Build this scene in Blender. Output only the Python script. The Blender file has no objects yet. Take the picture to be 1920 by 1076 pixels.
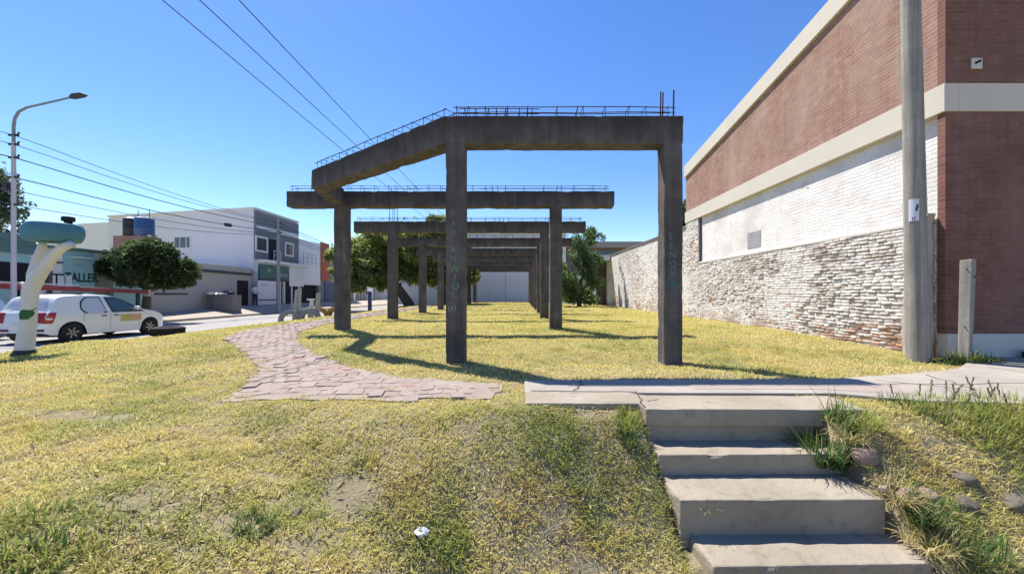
import bpy, bmesh, math, random
import numpy as np
from mathutils import Vector, Matrix
random.seed(7)
R = np.random.default_rng(11)
S = bpy.context.scene
COL = S.collection
rad = math.radians

# ------------------------------------------------------------------ camera, sky, sun, exposure
EYE = 1.5
F = 700.0                                   # focal length in pixels of a 1920 px wide picture
cd = bpy.data.cameras.new('camera'); cam = bpy.data.objects.new('camera', cd); COL.objects.link(cam)
cam.location = (0, 0, EYE); cam.rotation_euler = (rad(90), 0, 0)
cd.sensor_width = 36; cd.lens = 36 * F / 1920
cd.shift_x = -17 / 1920; cd.shift_y = 14 / 1920
cd.clip_start = .05; cd.clip_end = 3000
S.camera = cam

SUN = Vector((-.345, .372, .862)).normalized()          # towards the sun
elev = math.asin(SUN.z); azim = math.atan2(SUN.x, SUN.y)
W = bpy.data.worlds.new('World'); S.world = W; W.use_nodes = True
wn = W.node_tree.nodes; wl = W.node_tree.links
sky = wn.new('ShaderNodeTexSky'); sky.sky_type = 'NISHITA'; sky.sun_disc = False
sky.sun_elevation = elev; sky.sun_rotation = azim
sky.air_density = 1.0; sky.dust_density = .1; sky.ozone_density = 2.0; sky.altitude = 0
bg = wn['Background']; bg.inputs[1].default_value = .115
hs_ = wn.new('ShaderNodeHueSaturation'); hs_.inputs['Saturation'].default_value = 1.27; hs_.inputs['Hue'].default_value = .511; wl.new(sky.outputs[0], hs_.inputs['Color'])
wl.new(hs_.outputs[0], bg.inputs[0])
sd = bpy.data.lights.new('sun', 'SUN'); sd.energy = 5.0; sd.angle = rad(.5); sd.color = (1, .945, .84)
so = bpy.data.objects.new('sun', sd); COL.objects.link(so)
so.rotation_euler = (-SUN).to_track_quat('-Z', 'Y').to_euler(); so.location = (-20, 20, 60)
S.view_settings.view_transform = 'Standard'; S.view_settings.look = 'None'
S.view_settings.exposure = .86; S.view_settings.gamma = 1
S.cycles.max_bounces = 6; S.cycles.diffuse_bounces = 3; S.cycles.transparent_max_bounces = 6

# ------------------------------------------------------------------ helpers: numbers
def ss(t):
    t = np.clip(t, 0, 1); return t * t * (3 - 2 * t)
_perm = np.random.default_rng(3).random((256, 256))
def vn(x, y, seed=0):
    x = np.asarray(x, float) + seed * 17.3; y = np.asarray(y, float) + seed * 9.7
    xi = np.floor(x).astype(int); yi = np.floor(y).astype(int); u = x - xi; v = y - yi
    u = u * u * (3 - 2 * u); v = v * v * (3 - 2 * v)
    p = lambda a, b: _perm[a % 256, b % 256]
    return (p(xi, yi) * (1 - u) + p(xi + 1, yi) * u) * (1 - v) + (p(xi, yi + 1) * (1 - u) + p(xi + 1, yi + 1) * u) * v
def fbm(x, y, seed=0, o=4):
    s = 0; a = .5; t = 0
    for k in range(o):
        s = s + a * vn(np.asarray(x) * 2 ** k, np.asarray(y) * 2 ** k, seed + k); t += a; a *= .5
    return s / t
def inpoly(x, y, poly):
    x = np.asarray(x); y = np.asarray(y); r = np.zeros(x.shape, bool); n = len(poly)
    for i in range(n):
        x0, y0 = poly[i]; x1, y1 = poly[(i + 1) % n]
        if y0 == y1: continue
        c = ((y0 > y) != (y1 > y)) & (x < (x1 - x0) * (y - y0) / (y1 - y0) + x0); r ^= c
    return r

# ------------------------------------------------------------------ terrain heights
KERB = -19.0
def back(y): return np.interp(y, [14, 22, 27, 31], [.3, .38, .56, .64])
def walk_z(x, y): return .13 + (back(y) - .13) * np.clip((KERB - x) / 2.4, 0, 1)
STEPS = [(3.40, .45), (3.12, .161), (2.74, -.008), (2.42, -.263)]       # nosing depth, tread height
def crest(x): return 3.62 + .12 * np.sin(x * 1.7 + .4)
def gz(x, y):
    x = np.asarray(x, float); y = np.asarray(y, float)
    P = np.interp(y, [-40, 3.4, 6, 10.3, 16, 32, 45, 400], [.43, .43, .385, .535, .55, .6, .62, .62])
    L = ss((-7.5 - x) / 5.7)
    z = P * (1 - L)
    inn = np.minimum(crest(x) - y, (x + 3.15 + .25 * np.sin(y * 2.1)) * .62)
    z = z + .14 * np.exp(-((x + 12.3) / .65) ** 2 - ((y - 10.3) / 1.4) ** 2)
    run = 1.45 + 1.05 * ss((.9 - x) / 2.2)
    z = z - .87 * ss(inn / run) * (x > -13)
    lawn = (x > -13.3)
    z = z + lawn * ((fbm(x * 1.1, y * 1.1, 2) - .5) * .07 + (fbm(x * 5, y * 5, 5, 3) - .5) * .035 * (y < 9))
    z = np.where(x < -13.15, -.05 + (z + .05) * ss((x + 13.45) / .3), z)
    far = walk_z(x, y) - .06
    z = np.where(x < KERB + .1, far, z)
    top = np.where(y < 2.50, -.45, np.where(y < 2.84, -.263, np.where(y < 3.22, -.008, np.where(y < 3.56, .161, .45))))
    st = (x > 1.12) & (x < 2.72) & (y > 2.15) & (y < 4.0)
    z = np.where(st, np.minimum(z, top - .10), z)
    pad = ((x > .0) & (x < 3.2) & (y > 3.56) & (y < 4.05)) | ((x > .0) & (y > 3.95) & (y < 4.65)) | ((x > 3.6) & (y > 3.6) & (y < 5.5)) | ((x > 7.0) & (y < 6.4) & (y > 3.6))
    z = np.where(pad, np.minimum(z, .41), z)
    return z
def g1(x, y): return float(gz(np.array([x]), np.array([y]))[0])
def hit(px, py):
    d = 1.6
    while d < 70:
        x = (px - 977) / F * d; z = EYE - (py - 552) / F * d
        if z <= g1(x, d): return x, d
        d += .02
    return x, d

# ------------------------------------------------------------------ helpers: meshes
class MB:
    def __init__(s): s.v = []; s.f = []; s.m = []
    def add(s, vs, fs, mi=0):
        b = len(s.v); s.v += [tuple(map(float, p)) for p in vs]; s.f += [tuple(i + b for i in f) for f in fs]; s.m += [mi] * len(fs)
        return s
    def box(s, x0, x1, y0, y1, z0, z1, mi=0):
        return s.hexa([(x0, y0, z0), (x1, y0, z0), (x1, y1, z0), (x0, y1, z0)], [(x0, y0, z1), (x1, y0, z1), (x1, y1, z1), (x0, y1, z1)], mi)
    def hexa(s, lo, hi, mi=0):
        return s.add(list(lo) + list(hi), [(3, 2, 1, 0), (4, 5, 6, 7), (0, 1, 5, 4), (1, 2, 6, 5), (2, 3, 7, 6), (3, 0, 4, 7)], mi)
    def obox(s, c, size, rot=(0, 0, 0), mi=0, taper=1):
        from mathutils import Euler
        M = Euler(rot).to_matrix(); sx, sy, sz = [a / 2 for a in size]; c = Vector(c)
        lo = [c + M @ Vector((a * sx, b * sy, -sz)) for a, b in ((-1, -1), (1, -1), (1, 1), (-1, 1))]
        hi = [c + M @ Vector((a * sx * taper, b * sy * taper, sz)) for a, b in ((-1, -1), (1, -1), (1, 1), (-1, 1))]
        return s.hexa(lo, hi, mi)
    def prism(s, poly, z0, z1, mi=0):
        n = len(poly)
        ar = sum(poly[i][0] * poly[(i + 1) % n][1] - poly[(i + 1) % n][0] * poly[i][1] for i in range(n))
        if ar < 0: poly = poly[::-1]
        vs = [(p[0], p[1], z0) for p in poly] + [(p[0], p[1], z1) for p in poly]
        fs = [tuple(range(n - 1, -1, -1)), tuple(range(n, 2 * n))] + [(i, (i + 1) % n, n + (i + 1) % n, n + i) for i in range(n)]
        return s.add(vs, fs, mi)
    def tube(s, pts, r, n=8, mi=0, cap=True):
        pts = [Vector(p) for p in pts]; rs = r if isinstance(r, (list, tuple)) else [r] * len(pts)
        vs = []; up = None
        for i, p in enumerate(pts):
            t = (pts[min(i + 1, len(pts) - 1)] - pts[max(i - 1, 0)]).normalized()
            if up is None: up = Vector((0, 0, 1)) if abs(t.z) < .9 else Vector((1, 0, 0))
            a = t.cross(up); a.normalize(); b = a.cross(t); up = b
            for k in range(n):
                an = 2 * math.pi * k / n
                vs.append(p + (a * math.cos(an) + b * math.sin(an)) * rs[i])
        fs = []
        for i in range(len(pts) - 1):
            for k in range(n):
                fs.append((i * n + k, i * n + (k + 1) % n, (i + 1) * n + (k + 1) % n, (i + 1) * n + k))
        if cap: fs += [tuple(range(n - 1, -1, -1)), tuple((len(pts) - 1) * n + k for k in range(n))]
        return s.add(vs, fs, mi)
    def lathe(s, prof, c, axis=(0, 0, 1), n=32, mi=0, a0=0, a1=2 * math.pi):
        ax = Vector(axis).normalized(); u = ax.orthogonal().normalized() if abs(ax.z) < .99 else Vector((1, 0, 0)); w = ax.cross(u); c = Vector(c)
        full = a1 - a0 > 6.28; m = n if full else n + 1
        vs = []
        for k in range(m):
            a = a0 + (a1 - a0) * k / n
            for r, h in prof: vs.append(c + (u * math.cos(a) + w * math.sin(a)) * r + ax * h)
        p = len(prof); fs = []
        for k in range(n):
            k2 = (k + 1) % m
            for j in range(p - 1): fs.append((k * p + j, k2 * p + j, k2 * p + j + 1, k * p + j + 1))
        return s.add(vs, fs, mi)
    def build(s, name, mat, parent=None, smooth=False, bevel=0, seg=2):
        me = bpy.data.meshes.new(name); off = root_off(parent)
        me.from_pydata([(a - off[0], b - off[1], c - off[2]) for a, b, c in s.v], [], s.f)
        for mt in (mat if isinstance(mat, list) else [mat]): me.materials.append(mt)
        if isinstance(mat, list): me.polygons.foreach_set('material_index', s.m)
        bm = bmesh.new(); bm.from_mesh(me); bmesh.ops.recalc_face_normals(bm, faces=bm.faces)
        if bevel:
            bmesh.ops.bevel(bm, geom=[e for e in bm.edges if e.is_manifold and e.calc_face_angle(0) > .5], offset=bevel, segments=seg, affect='EDGES', profile=.5)
        bm.to_mesh(me); bm.free()
        if smooth:
            me.polygons.foreach_set('use_smooth', [True] * len(me.polygons))
            if smooth != 2: me.set_sharp_from_angle(angle=rad(40))
        o = bpy.data.objects.new(name, me); COL.objects.link(o)
        if parent: o.parent = parent
        return o
def root_off(o):
    v = Vector((0, 0, 0))
    while o is not None: v = v + o.location; o = o.parent
    return v
def npmesh(name, V, Fc, mat, parent=None, tint=None, uv=None, smooth=False):
    """V (n,3) array, Fc (m,k) array of same-sized faces, tint (n,3) per-vertex natural hue"""
    me = bpy.data.meshes.new(name); V = np.asarray(V, np.float32) - np.array(root_off(parent), np.float32)
    m, k = Fc.shape
    me.vertices.add(len(V)); me.vertices.foreach_set('co', V.ravel())
    me.loops.add(m * k); me.loops.foreach_set('vertex_index', Fc.astype(np.int32).ravel())
    me.polygons.add(m); me.polygons.foreach_set('loop_start', np.arange(0, m * k, k, dtype=np.int32))
    me.update(calc_edges=True); me.validate()
    if tint is not None:
        a = me.color_attributes.new('tint', 'FLOAT_COLOR', 'POINT')
        a.data.foreach_set('color', np.hstack([tint, np.ones((len(tint), 1))]).astype(np.float32).ravel())
    me.polygons.foreach_set('use_smooth', [bool(smooth)] * m)
    me.materials.append(mat)
    o = bpy.data.objects.new(name, me); COL.objects.link(o)
    if parent: o.parent = parent
    return o
def tag(o, label, cat=None, group=None, kind=None):
    o['label'] = label
    if cat: o['category'] = cat
    if group: o['group'] = group
    if kind: o['kind'] = kind
    return o
def thing(name, loc, label, cat, group=None):
    o = bpy.data.objects.new(name, None); o.location = loc; COL.objects.link(o); o.empty_display_size = .2
    return tag(o, label, cat, group)
def struct(o): o['kind'] = 'structure'; return o
def dup(root, loc, label, group=None):
    def cp(o, par):
        c = o.copy(); COL.objects.link(c)
        if par: c.parent = par
        for ch in list(o.children): cp(ch, c)
        return c
    r = cp(root, None); r.location = loc; r['label'] = label
    if group: r['group'] = group
    return r
def letters(txt, mat, parent, origin, right, up, size, name='lettering', sx=1, thick=.004, gap=1.0, bold=.0):
    """flat raised letters: origin = left end of the base line, right/up = unit directions"""
    cu = bpy.data.curves.new('t', 'FONT'); cu.body = txt; cu.size = size; cu.extrude = thick; cu.space_character = gap; cu.resolution_u = 3; cu.offset = bold * size
    ob = bpy.data.objects.new('t', cu); COL.objects.link(ob)
    dg = bpy.context.evaluated_depsgraph_get(); dg.update()
    me = bpy.data.meshes.new_from_object(ob.evaluated_get(dg)); bpy.data.objects.remove(ob)
    r = Vector(right).normalized(); u = Vector(up).normalized(); n = r.cross(u)
    if 'graffiti' in name:
        ja = random.uniform(-.14, .14); r, u = r * math.cos(ja) + u * math.sin(ja), u * math.cos(ja) - r * math.sin(ja); sx *= random.uniform(.85, 1.1)
    off = root_off(parent)
    M = Matrix.Translation(Vector(origin) - off) @ Matrix((r, u, n)).transposed().to_4x4() @ Matrix.Diagonal((sx, 1, 1, 1))
    me.transform(M); me.materials.clear(); me.materials.append(mat)
    o = bpy.data.objects.new(name, me); COL.objects.link(o)
    if parent: o.parent = parent
    return o

from mathutils import noise as mnoise
def rough(o, cuts=10, amp=.006, sc=6, chip=.012):
    bm = bmesh.new(); bm.from_mesh(o.data)
    for _ in range(3):
        L = sorted((e.calc_length() for e in bm.edges), reverse=True); lim = max(.05, L[0] / (cuts + 1))
        es = [e for e in bm.edges if e.calc_length() > lim * 1.6]
        if not es or len(bm.edges) > 30000: break
        bmesh.ops.subdivide_edges(bm, edges=es, cuts=3, use_grid_fill=True)
    bm.normal_update()
    mv = []
    for v in bm.verts:
        p = v.co + o.matrix_world.translation; n = mnoise.noise(p * sc) * amp + mnoise.noise(p * sc * 4) * amp * .5
        edge = any(e.is_manifold and e.calc_face_angle(0) > .35 for e in v.link_edges)
        c = max(0, mnoise.noise(p * 5 + Vector((7, 3, 1))) - .2) * chip * 2.6 if edge else 0
        mv.append((v, v.normal * (n - c)))
    for v, d in mv: v.co += d
    bm.to_mesh(o.data); bm.free(); return o
# ------------------------------------------------------------------ helpers: materials
class NT:
    def __init__(s, name, rough=.85, spec=.25, metal=0):
        s.mat = bpy.data.materials.new(name); s.mat.use_nodes = True
        s.n = s.mat.node_tree.nodes; s.l = s.mat.node_tree.links; s.b = s.n['Principled BSDF']
        s.b.inputs['Roughness'].default_value = rough; s.b.inputs['Specular IOR Level'].default_value = spec; s.b.inputs['Metallic'].default_value = metal
        g = s.n.new('ShaderNodeNewGeometry'); s.pos = g.outputs['Position']; s.geo = g
    def inp(s, sock, v):
        if hasattr(v, 'is_output'): s.l.new(v, sock)
        elif isinstance(v, (tuple, list)) and len(v) == 3 and sock.type == 'RGBA': sock.default_value = (*v, 1)
        else: sock.default_value = v
    def vec(s, scale=(1, 1, 1), src=None):
        m = s.n.new('ShaderNodeVectorMath'); m.operation = 'MULTIPLY'; s.inp(m.inputs[0], src or s.pos); m.inputs[1].default_value = scale; return m.outputs[0]
    def noise(s, scale, detail=4, rough=.55, v=None, dist=0):
        t = s.n.new('ShaderNodeTexNoise'); s.inp(t.inputs['Vector'], v or s.pos); t.inputs['Scale'].default_value = scale
        t.inputs['Detail'].default_value = detail; t.inputs['Roughness'].default_value = rough; t.inputs['Distortion'].default_value = dist; return t.outputs[0]
    def ramp(s, fac, stops):
        r = s.n.new('ShaderNodeValToRGB'); s.inp(r.inputs[0], fac); e = r.color_ramp.elements
        while len(e) < len(stops): e.new(.5)
        for k, (p, c) in zip(e, stops): k.position = p; k.color = (*c, 1) if isinstance(c, (tuple, list)) else (c, c, c, 1)
        return r.outputs[0]
    def mix(s, fac, a, b, mode='MIX'):
        m = s.n.new('ShaderNodeMix'); m.data_type = 'RGBA'; m.blend_type = mode
        s.inp(m.inputs[0], fac); s.inp(m.inputs[6], a); s.inp(m.inputs[7], b); return m.outputs[2]
    def math(s, op, a, b=0, clamp=False):
        m = s.n.new('ShaderNodeMath'); m.operation = op; m.use_clamp = clamp; s.inp(m.inputs[0], a); s.inp(m.inputs[1], b); return m.outputs[0]
    def xyz(s, src=None):
        m = s.n.new('ShaderNodeSeparateXYZ'); s.inp(m.inputs[0], src or s.pos); return m.outputs
    def comb(s, x, y, z=0):
        m = s.n.new('ShaderNodeCombineXYZ'); s.inp(m.inputs[0], x); s.inp(m.inputs[1], y); s.inp(m.inputs[2], z); return m.outputs[0]
    def brick(s, v, c1, c2, mo, w, h, ms=.01, sm=.1, off=.5):
        t = s.n.new('ShaderNodeTexBrick'); s.inp(t.inputs['Vector'], v); s.inp(t.inputs['Color1'], c1); s.inp(t.inputs['Color2'], c2); s.inp(t.inputs['Mortar'], mo)
        t.inputs['Scale'].default_value = 1; t.inputs['Brick Width'].default_value = w; t.inputs['Row Height'].default_value = h
        t.inputs['Mortar Size'].default_value = ms; t.inputs['Mortar Smooth'].default_value = sm; t.offset = off; return t.outputs
    def attr(s, name='tint'):
        a = s.n.new('ShaderNodeAttribute'); a.attribute_name = name; return a.outputs[0]
    def bump(s, h, dist=.01, strength=1, normal=None):
        b = s.n.new('ShaderNodeBump'); s.inp(b.inputs['Height'], h); b.inputs['Distance'].default_value = dist; b.inputs['Strength'].default_value = strength
        if normal: s.l.new(normal, b.inputs['Normal'])
        s.l.new(b.outputs[0], s.b.inputs['Normal']); return b.outputs[0]
    def color(s, c): s.inp(s.b.inputs['Base Color'], c); return s
def simple(name, c, rough=.6, spec=.3, metal=0, var=.12, scale=3, bump=0):
    t = NT(name, rough, spec, metal)
    n = t.noise(scale, 5, .6)
    t.color(t.mix(n, tuple(k * (1 - var) for k in c), tuple(min(1, k * (1 + var)) for k in c)))
    if bump: t.bump(t.noise(scale * 8, 5, .65), bump)
    return t.mat
def glassy(name, c, rough=.08):
    t = NT(name, rough, .7); t.color(c); return t.mat

M = {}
# weathered concrete of the portal frames
t = NT('weathered_concrete', .92, .15)
a = t.noise(2.2, 6, .65); st = t.noise(1.0, 5, .6, t.vec((7, 7, .55))); fine = t.noise(38, 4, .6)
c = t.ramp(a, [(.3, (.08, .071, .067)), (.5, (.125, .11, .103)), (.72, (.19, .168, .153))])
c = t.mix(t.ramp(st, [(.45, 0), (.7, .6)]), c, (.055, .048, .048))
c = t.mix(t.ramp(t.noise(1.3, 3, .5, t.vec((1, 1, 2.5))), [(.64, 0), (.76, .35)]), c, (.2, .172, .155))
c = t.mix(t.ramp(t.noise(1.0, 6, .7, t.vec((6, 6, .35))), [(.60, 0), (.70, .45)]), c, (.26, .235, .21))
zt_ = t.math('ADD', t.xyz()[2], t.math('MULTIPLY', t.noise(3, 4, .6, t.vec((1, 1, .2))), .5))
c = t.mix(t.ramp(t.math('DIVIDE', zt_, 6.0), [(.70, 0), (.76, .65)]), c, (.035, .031, .032))
c = t.mix(t.math('MULTIPLY', fine, .3), c, (.03, .027, .026)); t.color(c)
fb = t.xyz()[2]; wv = t.n.new('ShaderNodeTexWave'); wv.bands_direction = 'Z'; t.inp(wv.inputs[0], t.pos); wv.inputs['Scale'].default_value = .55; wv.inputs['Distortion'].default_value = 1
b1 = t.bump(wv.outputs[1], .004); t.bump(t.math('ADD', fine, t.math('MULTIPLY', a, 2)), .012, 1, b1); M['frame'] = t.mat
# lit pavement and step concrete
def concrete(name, lo, hi, stain, streak=False):
    t = NT(name, .9, .2); a = t.noise(1.4, 6, .6); b = t.noise(9, 5, .65); f = t.noise(70, 3, .6)
    c = t.mix(t.ramp(a, [(.3, 0), (.7, 1)]), lo, hi); c = t.mix(t.ramp(b, [(.54, 0), (.75, .6)]), c, stain)
    c = t.mix(t.ramp(f, [(.58, 0), (.72, .35)]), c, tuple(k * .55 for k in lo)); t.color(c)
    if streak: c = t.mix(t.ramp(t.noise(1.0, 6, .65, t.vec((14, 14, .5))), [(.42, 0), (.66, .75)]), c, tuple(k * .62 for k in lo)); t.color(c)
    t.bump(t.math('ADD', t.math('MULTIPLY', b, .6), t.math('MULTIPLY', f, .5)), .008); return t.mat
M['pave'] = concrete('pavement_concrete', (.275, .245, .215), (.36, .325, .285), (.215, .18, .145))
M['pink'] = concrete('pinkish_cement', (.285, .235, .205), (.35, .295, .26), (.24, .2, .165))
M['step'] = concrete('step_concrete', (.245, .21, .165), (.335, .29, .235), (.15, .125, .1))
M['street'] = concrete('street_concrete', (.27, .26, .25), (.34, .325, .31), (.22, .21, .2))
M['walk'] = concrete('far_pavement', (.33, .28, .235), (.42, .36, .31), (.25, .21, .17))
M['pole'] = concrete('pole_concrete', (.25, .235, .21), (.36, .335, .30), (.17, .155, .14), True)
t = NT('paver', .9, .2); ob = t.n.new('ShaderNodeObjectInfo')
a = t.attr(); n = t.noise(14, 5, .65); c = t.mix(t.ramp(n, [(.4, 0), (.75, .7)]), a, (.25, .19, .165)); t.color(c); t.bump(n, .01); M['paver'] = t.mat
# sunlit ground under the grass
t = NT('lawn_soil', 1, .05)
a = t.noise(1.1, 5, .6); b = t.noise(6, 6, .7); f = t.noise(55, 4, .7)
grassc = t.mix(t.ramp(a, [(.35, 0), (.65, 1)]), (.33, .29, .085), (.40, .34, .12))
grassc = t.mix(t.ramp(b, [(.5, 0), (.75, .8)]), grassc, (.21, .22, .055))
soil = t.mix(b, (.20, .165, .12), (.36, .31, .24))
yy = t.xyz()[1]
near = t.math('SUBTRACT', 1.0, t.math('DIVIDE', t.math('SUBTRACT', yy, 5.0), 6.0), True)
c = t.mix(t.math('MULTIPLY', near, .8), grassc, soil)
c = t.mix(t.ramp(f, [(.4, 0), (.7, .55)]), c, (.13, .11, .055)); t.color(c); t.bump(t.math('ADD', b, t.math('MULTIPLY', f, .6)), .03); M['soil'] = t.mat
def leafmat(name, trans=.35, rough=.6):
    t = NT(name, rough, .2); c = t.attr(); t.color(c)
    tr = t.n.new('ShaderNodeBsdfTranslucent'); t.l.new(c, tr.inputs[0])
    mx = t.n.new('ShaderNodeMixShader'); mx.inputs[0].default_value = trans
    t.l.new(t.b.outputs[0], mx.inputs[1]); t.l.new(tr.outputs[0], mx.inputs[2]); t.l.new(mx.outputs[0], t.n['Material Output'].inputs[0]); return t.mat
M['blade'] = leafmat('grass_blade', .42, .8); M['leaf'] = leafmat('leaf', .6, .5)
M['bark'] = simple('bark', (.11, .085, .065), .95, .1, 0, .4, 8, .03)
# red brick, seen from the side (y,z) and from the front (x,z), whose darker copy has its shade coloured in
def redbrick(name, axis, c1, c2, mo):
    t = NT(name, .9, .15); p = t.xyz(); wob = t.noise(2.5, 3)
    u = p[1] if axis == 'y' else p[0]
    vv = t.comb(u, t.math('ADD', p[2], t.math('MULTIPLY', wob, .012)))
    b = t.brick(vv, c1, c2, mo, .25, .075, .011, .3)
    n = t.noise(5, 5, .65); st = t.noise(.7, 4, .6, t.vec((1, 1, .4)))
    c = t.mix(t.ramp(n, [(.35, 0), (.75, .55)]), b[0], tuple(k * .55 for k in c1))
    c = t.mix(t.ramp(st, [(.45, 0), (.72, .5)]), c, tuple(min(1, k * 1.15) for k in mo))
    c = t.mix(t.ramp(t.noise(.45, 5, .7, t.vec((1, 1, .8))), [(.45, 0), (.65, .28)]), c, tuple(k * .62 for k in c1))
    c = t.mix(t.ramp(t.noise(1.0, 5, .6, t.vec((5, 5, .3))), [(.58, 0), (.7, .2)]), c, tuple(k * .5 for k in c1)); t.color(c)
    h = t.math('ADD', t.math('SUBTRACT', 1, b[1]), t.math('MULTIPLY', n, .8)); t.bump(h, .014); return t.mat
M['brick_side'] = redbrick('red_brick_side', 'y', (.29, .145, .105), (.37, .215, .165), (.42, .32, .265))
M['brick_front_shaded'] = redbrick('red_brick_front_shaded', 'x', (.185, .083, .066), (.24, .115, .092), (.26, .165, .135))
M['band'] = simple('cream_render', (.56, .51, .44), .9, .15, 0, .08, 1.2, .004)
M['plinth'] = simple('plinth_paint', (.55, .52, .47), .85, .2, 0, .1, 2, .004)
# white painted brick in-fill
t = NT('white_painted_brick', .85, .2); p = t.xyz(); wob = t.noise(1.7, 5, .7)
b = t.brick(t.comb(t.math('ADD', p[1], t.math('MULTIPLY', wob, .12)), t.math('ADD', p[2], t.math('MULTIPLY', wob, .11))), (.70, .67, .65), (.73, .70, .68), (.68, .65, .63), .26, .08, .014, .8)
n = t.noise(3, 6, .7); n2 = t.noise(.8, 4, .6)
c = t.mix(t.ramp(n, [(.52, 0), (.70, .6)]), b[0], (.49, .45, .41)); c = t.mix(t.ramp(n2, [(.46, 0), (.66, .8)]), c, (.53, .495, .46))
c = t.mix(t.ramp(t.noise(1.6, 5, .7, t.vec((1, .5, 3))), [(.66, 0), (.7, .5)]), c, (.3, .24, .2)); t.color(c)
c = t.mix(t.ramp(t.noise(2.6, 2, .4, t.vec((1, 1, 1.6))), [(.74, 0), (.76, .7)]), c, (.2, .17, .16)); t.color(c)
t.bump(t.math('ADD', t.math('MULTIPLY', t.math('SUBTRACT', 1, b[1]), .13), n), .022); M['infill'] = t.mat
# old peeling bricks (real bricks, tinted per brick)
t = NT('peeling_paint_brick', .92, .15); a = t.attr(); n = t.noise(11, 6, .7); n2 = t.noise(1.3, 5, .65); p = t.xyz()
c = t.mix(t.ramp(n, [(.54, 0), (.7, .5)]), a, (.32, .27, .24)); c = t.mix(t.ramp(n2, [(.55, 0), (.68, .5)]), c, (.40, .345, .31))
low = t.math('SUBTRACT', 1.0, t.math('DIVIDE', t.math('SUBTRACT', p[2], .45), .55), True)
c = t.mix(t.math('MULTIPLY', low, t.ramp(n2, [(.42, 0), (.58, .8)])), c, (.27, .12, .07)); t.color(c); t.bump(n, .022); M['oldbrick'] = t.mat
t = NT('old_mortar', .95, .1); n = t.noise(8, 6, .7); t.color(t.mix(t.ramp(n, [(.36, 0), (.56, 1)]), (.34, .28, .24), (.60, .56, .52))); t.bump(n, .03); M['mortar'] = t.mat
M['white'] = simple('white_render', (.74, .73, .73), .85, .2, 0, .06, .5)
M['whitewall'] = simple('pale_lilac_render', (.68, .665, .70), .85, .2, 0, .05, .4)
M['beige'] = simple('beige_render', (.42, .385, .345), .9, .15, 0, .1, .6)
M['teal'] = simple('teal_paint', (.29, .50, .50), .7, .3, 0, .1, .8)
M['dteal'] = simple('dark_teal_sheet', (.10, .19, .18), .7, .3, 0, .2, 1)
M['grey'] = simple('grey_cladding', (.17, .18, .19), .7, .3, 0, .12, .8)
M['dgrey'] = simple('dark_grey_trim', (.055, .055, .06), .7, .3)
M['dark'] = simple('dark_opening', (.018, .018, .022), .8, .2)
M['green'] = simple('green_sign', (.045, .12, .10), .5, .4)
M['orange'] = simple('orange_red_render', (.42, .12, .07), .85, .2)
M['blue'] = simple('blue_shutter', (.06, .075, .16), .6, .3)
M['brown'] = simple('brown_fascia', (.17, .14, .13), .85, .2, 0, .15, .6)
M['redbox'] = redbrick('tank_base_brick', 'y', (.30, .17, .12), (.34, .2, .15), (.3, .22, .18))
M['glass'] = glassy('window_glass', (.03, .035, .045)); M['paleglass'] = glassy('covered_glass', (.50, .53, .58), .2)
M['carglass'] = glassy('car_glass', (.045, .075, .085), .06)
t = NT('car_white', .28, .5); t.color(t.mix(t.noise(2, 3), (.70, .71, .73), (.76, .76, .77))); t.b.inputs['Coat Weight'].default_value = .5; t.b.inputs['Coat Roughness'].default_value = .08; M['carwhite'] = t.mat
t = NT('car_silver', .3, .5); t.color((.50, .56, .68)); t.b.inputs['Coat Weight'].default_value = .5; M['carsilver'] = t.mat
M['rubber'] = simple('rubber', (.022, .022, .024), .8, .25, 0, .3, 6, .006)
M['black'] = simple('black_plastic', (.02, .02, .022), .5, .4)
M['alloy'] = simple('alloy', (.42, .42, .44), .35, .5, .6)
t = NT('red_lamp', .15, .6); t.color((.30, .012, .018)); M['lampred'] = t.mat
t = NT('pink_lamp', .15, .6); t.color((.72, .55, .55)); M['lampclear'] = t.mat
M['reflector'] = simple('dark_red_reflector', (.14, .025, .04), .4, .4)
M['decal'] = simple('mustard_sticker', (.50, .40, .13), .5, .3, 0, .2, 5); M['decal2'] = simple('orange_sticker', (.56, .36, .2), .5, .3, 0, .2, 5)
M['rust'] = simple('rusty_rebar', (.055, .03, .028), .9, .15, .2, .4, 10)
M['graf'] = simple('green_graffiti', (.13, .24, .15), .85, .15, 0, .25, 12); M['graf2'] = simple('pale_graffiti', (.32, .35, .37), .85, .15); M['graf3'] = simple('teal_graffiti', (.05, .20, .21), .85, .15, 0, .25, 12); M['graf4'] = simple('grey_blue_graffiti', (.135, .18, .19), .85, .15, 0, .25, 12)
M['ink'] = simple('dark_teal_ink', (.015, .06, .07), .7, .2); M['paleink'] = simple('pale_ink', (.50, .56, .54), .7, .2); M['greyink'] = simple('grey_ink', (.3, .31, .36), .7, .2)
M['whitepaint'] = simple('white_trunk_paint', (.60, .605, .60), .85, .2, 0, .12, 4, .012)
M['tealtyre'] = simple('teal_tyre_paint', (.065, .20, .27), .65, .3, 0, .2, 7, .008)
M['leafpaint'] = simple('green_leaf_paint', (.035, .12, .05), .7, .2)
M['base'] = simple('dark_stump_foot', (.06, .065, .065), .9, .1, 0, .3, 6, .02)
M['whitetyre'] = simple('worn_white_tyre', (.24, .24, .26), .8, .2, 0, .65, 9, .01)
M['yellowtyre'] = simple('worn_yellow_tyre', (.34, .2, .06), .8, .2, 0, .6, 7, .01)
M['post'] = simple('grey_wood', (.34, .33, .33), .9, .15, 0, .25, 9, .01)
M['navy'] = simple('navy_paint', (.04, .055, .13), .6, .3, 0, .2, 5)
M['redsteel'] = simple('red_steel', (.26, .045, .055), .5, .4, 0, .15, 3); M['metalwhite'] = simple('white_metal', (.62, .62, .64), .5, .4)
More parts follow.
